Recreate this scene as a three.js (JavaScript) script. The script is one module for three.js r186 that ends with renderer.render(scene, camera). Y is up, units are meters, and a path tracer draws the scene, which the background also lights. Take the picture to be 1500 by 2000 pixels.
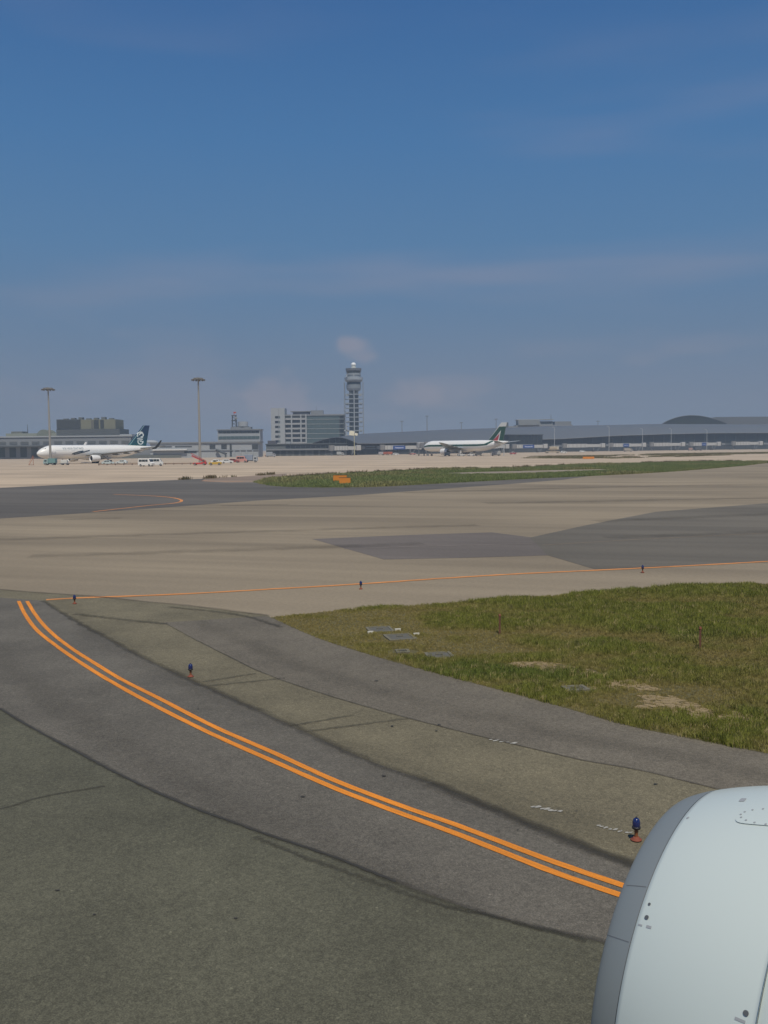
import * as THREE from 'three';
import { mergeGeometries, toCreasedNormals } from 'three/addons/utils/BufferGeometryUtils.js';
import { RoundedBoxGeometry } from 'three/addons/geometries/RoundedBoxGeometry.js';

// ---------------------------------------------------------------- camera, sky, sun, exposure
const scene = new THREE.Scene();
const rad = THREE.MathUtils.degToRad;
const camera = new THREE.PerspectiveCamera(58, 0.75, 0.05, 9000);
camera.position.set(0, 5, 0);                       // cabin window, five metres above the pavement
camera.rotation.set(-0.06918, 0, 0);
camera.rotateZ(-rad(0.6));

const renderer = new THREE.WebGLRenderer({ antialias: true });
renderer.toneMapping = THREE.LinearToneMapping;
renderer.toneMappingExposure = 1.0;
renderer.shadowMap.enabled = true;

const SUN = new THREE.Vector3(0.08, 0.87, 0.48).normalize();
const sun = new THREE.DirectionalLight(new THREE.Color(1, 0.915, 0.77), 3.4);
sun.position.copy(SUN).multiplyScalar(600).add(new THREE.Vector3(0, 0, -300));
sun.target.position.set(0, 0, -300);
sun.castShadow = true;
sun.shadow.mapSize.set(4096, 4096);
Object.assign(sun.shadow.camera, { left: -600, right: 600, top: 600, bottom: -600, near: 1, far: 1600 });
sun.shadow.radius = 1.5;
scene.add(sun, sun.target);

// seeded random and noise
let seed = 20240611;
const rnd = () => { seed = (seed + 0x6d2b79f5) | 0; let t = Math.imul(seed ^ (seed >>> 15), 1 | seed); t = (t + Math.imul(t ^ (t >>> 7), 61 | t)) ^ t; return ((t ^ (t >>> 14)) >>> 0) / 4294967296; };
const rr = (a, b) => a + (b - a) * rnd();
const hash = (x, y, s) => { let h = Math.imul(x, 374761393) + Math.imul(y, 668265263) + Math.imul(s, 974711); h = Math.imul(h ^ (h >>> 13), 1274126177); return ((h ^ (h >>> 16)) >>> 0) / 4294967296; };
const sm = (t) => t * t * (3 - 2 * t);
function vn(x, y, px, py, s) {                       // value noise, tileable with period px, py
  const ix = Math.floor(x), iy = Math.floor(y), fx = sm(x - ix), fy = sm(y - iy);
  const w = (i, p) => ((i % p) + p) % p;
  const x0 = w(ix, px), x1 = w(ix + 1, px), y0 = w(iy, py), y1 = w(iy + 1, py);
  const a = hash(x0, y0, s), b = hash(x1, y0, s), c = hash(x0, y1, s), d = hash(x1, y1, s);
  return a + (b - a) * fx + (c - a) * fy + (a - b - c + d) * fx * fy;
}
const free = (x, y, s = 1) => vn(x, y, 65536, 65536, s);
const fbm = (x, y, s = 1, o = 4) => { let t = 0, a = 0.5, n = 0; for (let i = 0; i < o; i++) { t += a * free(x, y, s + i); n += a; a *= 0.5; x *= 2.03; y *= 2.03; } return t / n; };
const clamp = THREE.MathUtils.clamp, lerp = THREE.MathUtils.lerp;
const step = (a, b, x) => sm(clamp((x - a) / (b - a), 0, 1));

// the sky: clear summer air with thin streaks and low, far cumulus all round the horizon
{
  const W = 2048, H = 1024, data = new Float32Array(W * H * 4);
  const stops = [[-90, .17, .22, .275], [0, .182, .226, .300], [3, .168, .222, .312], [7, .130, .213, .338], [12, .092, .204, .374], [18, .064, .177, .374], [26, .040, .128, .322], [45, .030, .100, .26], [90, .025, .085, .22]];
  const at = (e) => { let i = 0; while (i < stops.length - 2 && e > stops[i + 1][0]) i++; const a = stops[i], b = stops[i + 1], t = clamp((e - a[0]) / (b[0] - a[0]), 0, 1); return [1, 2, 3].map((k) => lerp(a[k], b[k], t)); };
  const puffs = [[87.9, 6.3, 1.5, .6, .42], [88.8, 5.6, 1.2, .4, .3], [83.6, 3.0, 2.6, 1.5, .34], [92.5, 3.2, 2.2, 1.3, .26]];
  for (let k = 0; k < 34; k++) puffs.push([(115 + k * 8.9 + rr(-3, 3)) % 360, rr(2, 6.5), rr(1, 3), rr(.4, 1.5), rr(.2, .5)]);
  for (let j = 0; j < H; j++) {
    const el = ((j + 0.5) / H - 0.5) * 180, base = at(el);
    for (let i = 0; i < W; i++) {
      const az = (i + 0.5) / W * 360;
      const n = (kx, ky, s, o) => { let t = 0, a = 0.5, m = 0, p = kx, q = ky; for (let k = 0; k < o; k++) { t += a * vn(az / 360 * p, el / 90 * q + 50, p, 65536, s + k); m += a; a *= .5; p *= 2; q *= 2; } return t / m; };
      let c = 0;
      if (el > -2 && el < 40) {
        const streak = step(.5, .82, n(14, 26, 3, 4)) * step(30, 8, el) * .26;
        const cum = step(.52, .72, n(46, 46, 9, 5)) * step(8.4, 2.6, el + (n(30, 8, 19, 2) - .5) * 7) * .16;
        const veil = step(11, 0, el) * .10 * n(20, 40, 31, 3);
        let pf = 0; if (el > 0 && el < 10) for (const [pa, pe, wa, we, am] of puffs) { const dx = (az - pa) / wa, dy = (el - pe) / we; if (dx * dx + dy * dy < 4) pf = Math.max(pf, am * step(-.15, .75, 1 - Math.hypot(dx, dy) + (n(360, 110, 41, 4) - .5) * 1.5)); }
        c = 1 - (1 - pf) * (1 - streak) * (1 - cum) * (1 - veil);
      }
      const cl = [.38, .325, .35];
      const o = (j * W + i) * 4;
      for (let k = 0; k < 3; k++) data[o + k] = lerp(base[k], Math.max(base[k], cl[k]), c);
      data[o + 3] = 1;
    }
  }
  const t = new THREE.DataTexture(data, W, H, THREE.RGBAFormat, THREE.FloatType);
  t.mapping = THREE.EquirectangularReflectionMapping; t.magFilter = THREE.LinearFilter; t.minFilter = THREE.LinearFilter; t.needsUpdate = true;
  scene.background = t; scene.environment = t;
}
scene.fog = new THREE.FogExp2(new THREE.Color(0.66, 0.82, 1.0), 0.00034);   // summer haze over the airfield

// ---------------------------------------------------------------- helpers
const taken = {};
const numbered = (n) => { const k = (taken[n] = (taken[n] ?? -1) + 1); return k ? `${n}_${String(k).padStart(3, '0')}` : n; };
const shade = (m) => { m.castShadow = m.receiveShadow = true; return m; };
function thing(name, label, category, pos = [0, 0, 0], turn = 0, group) {
  const o = new THREE.Group(); o.name = numbered(name); o.position.set(...pos); o.rotation.y = turn;
  o.userData = { label, category }; if (group) o.userData.group = group; scene.add(o); return o;
}
const part = (name, geo, mat, parent, label) => { const m = shade(new THREE.Mesh(geo, mat)); m.name = name; parent.add(m); if (label) m.userData.label = label; return m; };
const struct = (name, geo, mat, label) => { const m = shade(new THREE.Mesh(geo, mat)); m.name = numbered(name); m.userData = { kind: 'structure', label }; scene.add(m); return m; };
const std = (c, roughness = 0.7, metalness = 0, extra = {}) => new THREE.MeshStandardMaterial({ color: new THREE.Color().setRGB(...c), roughness, metalness, ...extra });
const bx = (w, h, d, x = 0, y = 0, z = 0) => new THREE.BoxGeometry(w, h, d).translate(x, y, z);       // centre x, BASE y, centre z handled by bb
const bb = (x0, x1, y0, y1, z0, z1) => bx(x1 - x0, y1 - y0, z1 - z0, (x0 + x1) / 2, (y0 + y1) / 2, (z0 + z1) / 2);
const cyl = (r0, r1, h, x, y, z, n = 12) => new THREE.CylinderGeometry(r1, r0, h, n).translate(x, y + h / 2, z);
const merge = (l) => mergeGeometries(l.map((g) => { const q = g.index ? g.toNonIndexed() : g; for (const k of Object.keys(q.attributes)) if (!['position', 'normal', 'uv'].includes(k)) q.deleteAttribute(k); return q; }));
function bar(a, b, r, n = 6) { const A = new THREE.Vector3(...a), B = new THREE.Vector3(...b), d = B.clone().sub(A); const g = new THREE.CylinderGeometry(r, r, d.length(), n); g.applyQuaternion(new THREE.Quaternion().setFromUnitVectors(new THREE.Vector3(0, 1, 0), d.normalize())); return g.translate(...A.add(B).multiplyScalar(.5).toArray()); }

// grey textures shared by the pavements: value = how light the stone is
function greyTex(N, fn, repeat) {
  const d = new Uint8Array(N * N * 4);
  for (let j = 0; j < N; j++) for (let i = 0; i < N; i++) { const v = clamp(fn(i / N, j / N, i, j), 0, 1) * 255, o = (j * N + i) * 4; d[o] = d[o + 1] = d[o + 2] = v; d[o + 3] = 255; }
  const t = new THREE.DataTexture(d, N, N); t.wrapS = t.wrapT = THREE.RepeatWrapping; t.magFilter = THREE.LinearFilter; t.minFilter = THREE.LinearMipmapLinearFilter; t.generateMipmaps = true; t.needsUpdate = true;
  t.repeat.set(1 / repeat, 1 / repeat); return t;
}
const again = (t, rep, srgb) => { const c = t.clone(); c.repeat.set(1 / rep, 1 / rep); if (srgb) c.colorSpace = THREE.SRGBColorSpace; c.needsUpdate = true; return c; };
// 14 m tile: stone chips, worn patches, faint stains
const nearTex = greyTex(2048, (u, v, i, j) => {
  const chip = hash(i >> 1, j >> 1, 7) * .5 + hash(i, j, 8) * .5;
  const blob = vn(u * 340, v * 340, 340, 340, 11), mid = vn(u * 60, v * 60, 60, 60, 12), low = vn(u * 9, v * 9, 9, 9, 13) * .6 + vn(u * 23, v * 23, 23, 23, 14) * .4;
  let x = .70 + (chip - .5) * .36 + (blob - .5) * .10 + (mid - .5) * .035 + (low - .5) * .12;
  if (hash(i >> 2, j >> 2, 21) > .9975) x += .14;
  return x;
}, 14);
// 110 m tile: wheel-worn streaks along the taxiway, patches, grain
const farTex = greyTex(2048, (u, v, i, j) => {
  const s1 = vn(u * 5, v * 60, 5, 60, 31), s2 = vn(u * 11, v * 150, 11, 150, 32), s3 = vn(u * 3, v * 22, 3, 22, 33), p = vn(u * 16, v * 16, 16, 16, 34), g = hash(i, j, 35);
  return .70 + (s1 - .5) * .09 + (s2 - .5) * .05 + (s3 - .5) * .10 + (p - .5) * .06 + (g - .5) * .06;
}, 110);
const NT = again(nearTex, 14, true), FT = again(farTex, 110, true);
FT.rotation = 0.30;
const bumpT = again(nearTex, 14);
const K = 1 / 0.45;                                   // the shared maps average about 0.45 in linear light
const pave = (c, rough = .9, far = false) => new THREE.MeshStandardMaterial({ color: new THREE.Color().setRGB(...c.map((x) => x * K)), roughness: rough, map: far ? FT : NT, ...(far ? {} : { bumpMap: bumpT, bumpScale: .003 }) });

function sheet(name, pts, y, mat, label) {            // a flat sheet with uv in metres
  const s = new THREE.Shape(pts.map(([x, z]) => new THREE.Vector2(x, -z)));
  const g = new THREE.ShapeGeometry(s); g.rotateX(-Math.PI / 2); g.translate(0, y, 0);
  const p = g.attributes.position, uv = g.attributes.uv; for (let i = 0; i < p.count; i++) uv.setXY(i, p.getX(i), p.getZ(i));
  const n = g.attributes.normal; for (let i = 0; i < n.count; i++) n.setXYZ(i, 0, 1, 0);
  return struct(name, g, mat, label);
}
const spline = (pts, n) => new THREE.CatmullRomCurve3(pts.map(([x, z]) => new THREE.Vector3(x, 0, z)), false, 'centripetal').getSpacedPoints(n);
function ribbonGeo(pts, width, y, n, jitter = 0, shift = 0) {
  const c = spline(pts, n), pos = [], uv = [], idx = []; let len = 0;
  c.forEach((p, i) => {
    const a = c[Math.max(0, i - 1)], b = c[Math.min(n, i + 1)], t = b.clone().sub(a).normalize(), nx = -t.z, nz = t.x;
    if (i) len += p.distanceTo(c[i - 1]);
    const w0 = width / 2 * (1 + jitter * (rnd() - .5) * 2), w1 = width / 2 * (1 + jitter * (rnd() - .5) * 2);
    pos.push(p.x + nx * (shift + w0), y, p.z + nz * (shift + w0), p.x + nx * (shift - w1), y, p.z + nz * (shift - w1)); uv.push(len, 0, len, 1);
    if (i) { const k = i * 2; idx.push(k - 2, k - 1, k, k - 1, k + 1, k); }
  });
  const g = new THREE.BufferGeometry(); g.setAttribute('position', new THREE.Float32BufferAttribute(pos, 3)); g.setAttribute('uv', new THREE.Float32BufferAttribute(uv, 2)); g.setIndex(idx); g.computeVertexNormals();
  if (g.attributes.normal.getY(0) < 0) { g.setIndex(idx.map((_, k) => idx[k - (k % 3) + [0, 2, 1][k % 3]])); g.computeVertexNormals(); }
  return g;
}

function band(name, P, Q, y, mat, label, n = 90) {     // a strip between two curves
  const a = spline(P, n), b = spline(Q, n), pos = [], uv = [], idx = [], nor = [], m = 6;
  for (let i = 0; i <= n; i++) for (let k = 0; k <= m; k++) { const p = a[i].clone().lerp(b[i], k / m); pos.push(p.x, y, p.z); uv.push(p.x, p.z); nor.push(0, 1, 0); }
  for (let i = 0; i < n; i++) for (let k = 0; k < m; k++) { const p = i * (m + 1) + k, q = p + m + 1; idx.push(p, p + 1, q, p + 1, q + 1, q); }
  const g = new THREE.BufferGeometry(); g.setAttribute('position', new THREE.Float32BufferAttribute(pos, 3)); g.setAttribute('normal', new THREE.Float32BufferAttribute(nor, 3)); g.setAttribute('uv', new THREE.Float32BufferAttribute(uv, 2)); g.setIndex(idx);
  const e = new THREE.Vector3(pos[3] - pos[0], 0, pos[5] - pos[2]).cross(new THREE.Vector3(pos[(m + 1) * 3] - pos[0], 0, pos[(m + 1) * 3 + 2] - pos[2])); if (e.y < 0) g.setIndex(idx.map((_, k) => idx[k - (k % 3) + [0, 2, 1][k % 3]]));
  return struct(name, g, mat, label);
}

// ---------------------------------------------------------------- the pavements (metres; camera above the origin, z runs towards the terminal as minus)
const CONCRETE = pave([.46, .365, .262], .95, true);
const TAXI = pave([.244, .200, .138], .92, true);
const DARKFAR = pave([.112, .102, .088], .9, true);
const PATCH = pave([.146, .126, .110], .9, true);
const PATCH2 = pave([.134, .120, .095], .9, true);
const BROWN = pave([.25, .188, .14], .92, true);
const SHOULDER = pave([.150, .132, .084], .92);
const STRIP = pave([.116, .106, .086], .9);
const SIDE = pave([.134, .118, .090], .9);
const NEAR = pave([.093, .091, .062], .92);

{
  const g = new THREE.PlaneGeometry(7000, 7000, 1, 1).rotateX(-Math.PI / 2).translate(0, 0, -600), p = g.attributes.position, uv = g.attributes.uv;
  for (let i = 0; i < 4; i++) uv.setXY(i, p.getX(i), p.getZ(i));
  struct('apron_ground', g, CONCRETE, 'pale pinkish concrete apron reaching to the terminal');
}
const A = [[-7.53, -17.7], [-6.45, -16.45], [-5.15, -15.05], [-4.34, -14.17], [-3.14, -12.97], [-1.72, -11.78], [-.74, -11.04], [.09, -10.31], [.92, -9.64], [1.57, -9.25], [2.15, -8.98], [3.6, -7.9], [6.2, -6.1], [11, -3]];
const Aw = [[-27, -41.5], [-19, -31], [-12, -22.6], ...A];
const B = [[-11.44, -30.69], [-9.87, -28.11], [-7.67, -24.74], [-6.26, -22.61], [-4.75, -20.46], [-2.92, -18.04], [-1.57, -16.19], [-.2, -14.37], [.67, -13.47], [1.5, -12.43], [2.35, -11.37], [2.89, -10.76], [4.6, -9.1], [8, -6.4], [13, -3.2]];
const C = [[-6.29, -26.27], [-4.94, -23.94], [-3.73, -21.93], [-2.86, -20.52], [-1.41, -18.67], [.59, -16.6], [2.36, -15.02], [3.15, -14.36], [3.9, -13.9], [4.73, -13.15], [7.6, -10.8], [12, -7.6], [20, -2.4]];
const D = [[-3.38, -27.14], [-1.79, -24.11], [-.25, -21.88], [1.28, -19.97], [3.13, -17.73], [4.36, -16.13], [5.31, -15.32], [6.16, -14.61], [9, -12.2], [14, -8.5], [24, -2]];
const Ed = [[-3.38, -27.14], [-.83, -28.47], [1.75, -28.97], [4.15, -29.9], [7.17, -30.65], [10.31, -31.9], [13.5, -32.47], [24, -35.8], [40, -41]];
const F = [[-11.43, -30.9], [-10.57, -31.16], [-7.14, -31.82], [-3.7, -32.86], [-.88, -33.79], [1.92, -34.91], [4.99, -35.96], [10.51, -37.37], [16.33, -39.09], [30, -43.4], [60, -53]];
const seam1 = [[-30, -43], [-14, -33.33], [-10.18, -31.57], [-8.01, -30.37], [-5.72, -29.05], [-3.5, -27.49]];
const islBot = [[-19.66, -140.49], [-12.83, -122.11], [-3.24, -118.16], [7.09, -127.22], [19.44, -139.91], [33.93, -152.77], [52.32, -171.42], [82.98, -213.74]];
const islTop = [[-19.66, -140.49], [-16.64, -158.62], [-4.98, -182.82], [11.47, -205.4], [29.5, -212.29], [51.62, -244.71], [79.43, -260.36], [96.5, -267.7], [112, -262]];
const Glow = [[-28.89, -69.29], [-25.37, -73.07], [-19.9, -79.66], [-12.47, -89.94], [-2.72, -98.73], [6.82, -111.33], [17.29, -124.46], [26.76, -137.67]];
const Gup = [[-53.55, -128.85], [-44.24, -145.26], [-35.86, -154.3], [-31.07, -160.53], [-26.37, -170.43], [-19.75, -188.42]];
const smooth = (p, n = 40) => spline(p, n).map((v) => [v.x, v.z]);
const rev = (p) => [...p].reverse();

sheet('taxiway', [[-240, 80], [240, 80], [240, -360], [112, -262], ...rev(islBot), [-16.64, -158.62], [-19.75, -188.42], ...rev(Gup).slice(1), [-100, -47], [-240, 120]].filter((p, i) => !(p[1] > 80.1)), .004, TAXI, 'wide tan asphalt taxiway crossing the view');
sheet('dark_taxiway', [[-100, 16], [-60, -32], ...Glow, [33.93, -152.77], [19.44, -139.91], [7.09, -127.22], [-3.24, -118.16], [-12.83, -122.11], [-19.66, -140.49], [-24, -141], [-29, -148], [-31.07, -160.53], ...rev(Gup).slice(3), [-100, -47]], .008, DARKFAR, 'darker asphalt band in front of the pale apron');
sheet('brown_pavement', [[-31.07, -160.3], [-29, -147.6], [-24, -140.7], [-19.9, -140.5], [-17, -158.6], [-19.9, -188]], .012, BROWN, 'reddish brown pavement beside the far grass island tip');
const H1 = [[-3.99, -50.99], [1.46, -52.8], [6.28, -53.86], [8.15, -50.56], [7.5, -42.14], [3.45, -41.5], [-.02, -41.23]];
const H2 = [[8.0, -50.5], [12.99, -58.43], [20.35, -69.08], [31.9, -77.5], [60, -94], [110, -120], [110, -68], [60, -52.6], [30, -43.1], [16.4, -38.9], [8.53, -37.2], [7.5, -42.16]];
sheet('pavement_patch', H1, .010, PATCH, 'greyish purple resurfaced patch on the tan taxiway');
sheet('pavement_patch', H2, .012, PATCH2, 'large dark resurfaced area on the right of the tan taxiway');
sheet('shoulder', [[-60, -61], ...seam1, ...D, [60, 24], [60, 60], [-60, 60]], .008, SHOULDER, 'olive tan asphalt shoulder between taxiway curve and grass');
band('side_pavement', [[-6.6, -26.5], ...C], [[-3.6, -27.4], ...D], .012, SIDE, 'grey asphalt strip along the grass edge');
band('taxiway_curve', B, [[-17.5, -33.3], [-15.5, -27.3], ...Aw.slice(2)], .012, STRIP, 'dark grey curving taxiway strip carrying the double yellow line');
sheet('near_shoulder', [[-17.5, -33.3], ...smooth([[-17.5, -33.3], [-15.5, -27.3], ...Aw.slice(2)], 60).slice(1), [40, 20], [40, 50], [-60, 50], [-60, -61]], .016, NEAR, 'dark olive asphalt shoulder in the foreground');

// painted lines
const wear = again(nearTex, 5, true);
const YEL = new THREE.MeshStandardMaterial({ color: new THREE.Color().setRGB(.84, .285, .024).multiplyScalar(1.9), roughness: .75, map: wear, bumpMap: bumpT, bumpScale: .003 });
const YELD = new THREE.MeshStandardMaterial({ color: new THREE.Color().setRGB(.72, .29, .085).multiplyScalar(1.9), roughness: .85, map: wear });
const DL = [[-12.26, -30.64], [-10.97, -27.92], [-9.70, -25.48], [-8.56, -23.61], [-7.30, -21.67], [-6.03, -19.82], [-4.57, -17.84], [-3.00, -15.85], [-1.75, -14.40], [-0.72, -13.22], [0.17, -12.32], [0.94, -11.57], [1.92, -10.54], [2.54, -9.98], [4.2, -8.52], [7.6, -6]];
const DU = [[-11.97, -30.62], [-10.65, -27.90], [-9.49, -25.69], [-8.14, -23.41], [-6.80, -21.38], [-5.72, -19.81], [-4.53, -18.25], [-3.08, -16.33], [-1.80, -14.82], [-0.73, -13.53], [0.17, -12.60], [0.97, -11.84], [1.97, -10.81], [2.65, -10.18], [4.32, -8.66], [7.72, -6.14]];
struct('taxiway_line', ribbonGeo(DL, .115, .020, 160, .05), YEL, 'lower stripe of the fresh double yellow line on the curve');
struct('taxiway_line', ribbonGeo(DU, .115, .020, 160, .05), YEL, 'upper stripe of the fresh double yellow line on the curve');
struct('taxiway_line', ribbonGeo(F, .24, .016, 220, .22), YELD, 'single worn yellow line crossing behind the near grass');
struct('taxiway_line', ribbonGeo([[-24, -76], [-21.16, -84.2], [-20.0, -86.5], [-19.7, -89], [-20.3, -92.4], [-22.43, -97.47], [-25.5, -101.5], [-31, -106]], .3, .016, 80, .1), YELD, 'orange line looping back on the dark taxiway');
struct('taxiway_line', ribbonGeo([[-29.5, -150], [-27, -147], [-22, -144]], .45, .018, 30, .2), YELD, 'short faded orange line left of the far grass island');
struct('taxiway_line', ribbonGeo([[8, -46.5], [14, -49], [24, -52.5], [48, -61]], .12, .018, 60, .4), std([.22, .17, .12], .9), 'faint old line across the dark resurfaced area');
struct('taxiway_line', ribbonGeo([[-2, -45.8], [3, -46.6], [7.6, -47.3]], .12, .018, 30, .4), std([.22, .19, .17], .9), 'faint pale line across the purple patch');

// dark sealed seams and the dirt that has settled along the pavement edges
const TAR = std([.042, .040, .034], .8);
const dirtA = (() => { const N = 512, M = 64, d = new Uint8Array(N * M * 4); for (let j = 0; j < M; j++) for (let i = 0; i < N; i++) { const v = j / (M - 1), e = Math.pow(Math.sin(v * Math.PI), 1.3), n = vn(i / N * 12, v * 3, 12, 64, 51) * .55 + vn(i / N * 60, v * 8, 60, 64, 52) * .25 + hash(i, j, 53) * .35, a = clamp(e * (.25 + n) , 0, 1) * 255, o = (j * N + i) * 4; d[o] = d[o + 1] = d[o + 2] = a; d[o + 3] = 255; } const t = new THREE.DataTexture(d, N, M); t.wrapS = THREE.RepeatWrapping; t.magFilter = THREE.LinearFilter; t.repeat.set(1 / 9, 1); t.needsUpdate = true; return t; })();
const DIRT = new THREE.MeshStandardMaterial({ color: new THREE.Color().setRGB(.045, .042, .033), roughness: .95, alphaMap: dirtA, transparent: true, opacity: .44 });
const DIRT2 = DIRT.clone(); DIRT2.opacity = .42;
struct('pavement_seam', ribbonGeo(A.slice(0, 8), .04, .024, 120, .5), TAR, 'black sealed joint along the lower edge of the taxiway curve');
struct('dirt_stain', ribbonGeo(A, .15, .022, 120, .2), DIRT, 'dirt along the lower edge of the taxiway curve');
struct('dirt_stain', ribbonGeo([[-1.72, -11.58], [-.98, -10.95], [-.03, -10.22], [.45, -9.84], [1.21, -9.45], [2.0, -9.0]], .13, .022, 60, .3), DIRT2, 'second dirt line just below the taxiway curve');
struct('dirt_stain', ribbonGeo(B, .27, .022, 140, .3), DIRT, 'dirt along the upper edge of the taxiway curve');
struct('dirt_stain', ribbonGeo(B.slice(8), .34, .026, 70, .2, .05), DIRT2, 'thicker dirt along the curve edge near the engine');
struct('dirt_stain', ribbonGeo(C, .06, .022, 120, .4), DIRT2, 'dirt line between shoulder and grey strip');
struct('dirt_stain', ribbonGeo(seam1, .26, .022, 60, .3), DIRT2, 'dirt in the joint between taxiway and shoulder');
struct('dirt_stain', ribbonGeo([[-9.55, -28.1], [-7.59, -26.97], [-6.29, -26.27]], .36, .024, 40, .3), DIRT2, 'dark joint near the start of the grey strip');
struct('dirt_stain', ribbonGeo([[-6.9, -29.2], [-4.4, -27.6], [-2.9, -25.6]], .28, .026, 40, .3), DIRT2, 'stain on the corner by the grass tip');
struct('dirt_stain', ribbonGeo([[-7.4, -10.6], [-5.41, -12.6], [-5.0, -13.02], [-4.2, -13.44]], .11, .022, 40, .3), DIRT2, 'short joint in the foreground on the left');
struct('dirt_stain', ribbonGeo([[-3.95, -19.6], [-2.9, -20.3]], .15, .022, 20, .3), DIRT2, 'upper cross joint by the blue edge light');
struct('dirt_stain', ribbonGeo([[-3.75, -19.25], [-2.2, -19.85]], .16, .022, 20, .3), DIRT2, 'lower cross joint by the blue edge light');
struct('dirt_stain', ribbonGeo([[-1.45, -16.0], [.4, -16.75]], .14, .022, 20, .3), DIRT2, 'cross joint on the shoulder');
struct('dirt_stain', ribbonGeo([[-1.75, -16.35], [-.6, -17.0]], .14, .022, 20, .3), DIRT2, 'second cross joint on the shoulder');
for (const [pts, w, l] of [
  [[[2, -103], [30, -112], [70, -118], [120, -125]], 5, 'upper dark tyre streak on the far taxiway'], [[[9, -82], [24, -84], [52, -88], [100, -97]], 4.2, 'lower dark tyre streak on the far taxiway'],
  [[[14, -61], [34, -68], [80, -84]], 3, 'tyre streak across the resurfaced area'], [[[-24, -52], [-8, -56], [6, -59]], 2.2, 'faint tyre streak left of the purple patch'], [[[-17, -44], [-6, -46], [2, -48]], 2.2, 'broad tyre streak on the tan taxiway'], [[[12, -50], [30, -54], [60, -62]], 2.4, 'tyre streak low on the resurfaced area'],
  [[[-14.5, -82], [-11, -83], [-8.6, -82.8]], 1.8, 'dark oil spot on the tan taxiway'], [[[-23.5, -67.5], [-21.5, -68.2], [-19.5, -68.4]], 1.5, 'small dark oil spot left on the taxiway']])
  struct('tyre_streak', ribbonGeo(pts, w, .020, 50, .2), new THREE.MeshStandardMaterial({ color: DIRT.color, roughness: .95, alphaMap: dirtA, transparent: true, opacity: .17 }), l);

// rubber and drips left along the curve
{
  const RUBB = new THREE.MeshStandardMaterial({ color: DIRT.color, roughness: .95, alphaMap: dirtA, transparent: true, opacity: .11 });
  const off = (c, d) => spline(c, 30).map((p, i, l) => { const a = l[Math.max(0, i - 1)], b = l[Math.min(30, i + 1)], t = b.clone().sub(a).normalize(); return [p.x - t.z * d, p.z + t.x * d]; });
  struct('tyre_streak', ribbonGeo(off(DU, -1.1), 1.1, .0245, 80, .2), RUBB, 'tyre rubber above the double yellow line'); struct('tyre_streak', ribbonGeo(off(DL, 1.5), 1.0, .0245, 80, .2), RUBB, 'tyre rubber below the double yellow line');
  struct('tyre_streak', ribbonGeo(off(C, -1.0), .9, .0165, 60, .3), RUBB, 'dirty band along the grey strip beside the grass');
  const l = []; for (let k = 0; k < 18; k++) { const x = rr(-5, 4.6), z = rr(-20, -6.2), q = new THREE.Shape(), rd = rr(.008, .035); for (let m = 0; m < 9; m++) { const a = m / 9 * 6.283, R = rd * rr(.5, 1.2); q[m ? 'lineTo' : 'moveTo'](Math.cos(a) * R * 1.3, Math.sin(a) * R); } l.push(new THREE.ShapeGeometry(q).rotateX(-Math.PI / 2).translate(x, .0275, z)); }
  const m = struct('oil_spots', merge(l), std([.05, .046, .038], .8), 'small scattered oil spots on the near pavement'); m.userData.kind = 'stuff'; m.userData.category = 'oil';
}

// small worn patches of old white paint
const OLDWHITE = std([.40, .39, .35], .9);
for (const [x, z, a, n, l] of [[2.2, -12.41, .5, 7, 'white paint scraps farther along the shoulder'], [2.96, -11.7, .6, 9, 'white paint scraps beside the nearest edge light'], [1.96, -15.35, .4, 5, 'faint white paint scraps on the upper shoulder']]) {
  const l0 = [];
  for (let k = 0; k < n; k++) { const s = new THREE.Shape(), m = 7, r = rr(.018, .045); for (let q = 0; q < m; q++) { const t = q / m * 6.283, R = r * rr(.5, 1.2); s[q ? 'lineTo' : 'moveTo'](Math.cos(t) * R * 1.7, Math.sin(t) * R); } const u = (k / (n - 1) - .5) * .42; l0.push(new THREE.ShapeGeometry(s).rotateX(-Math.PI / 2).rotateY(a).translate(x + Math.cos(a) * u + rr(-.02, .02), .018, z + Math.sin(a) * u + rr(-.03, .03))); }
  const m = struct('paint_scraps', merge(l0), OLDWHITE, l); m.userData.kind = 'stuff'; m.userData.category = 'paint';
}

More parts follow.
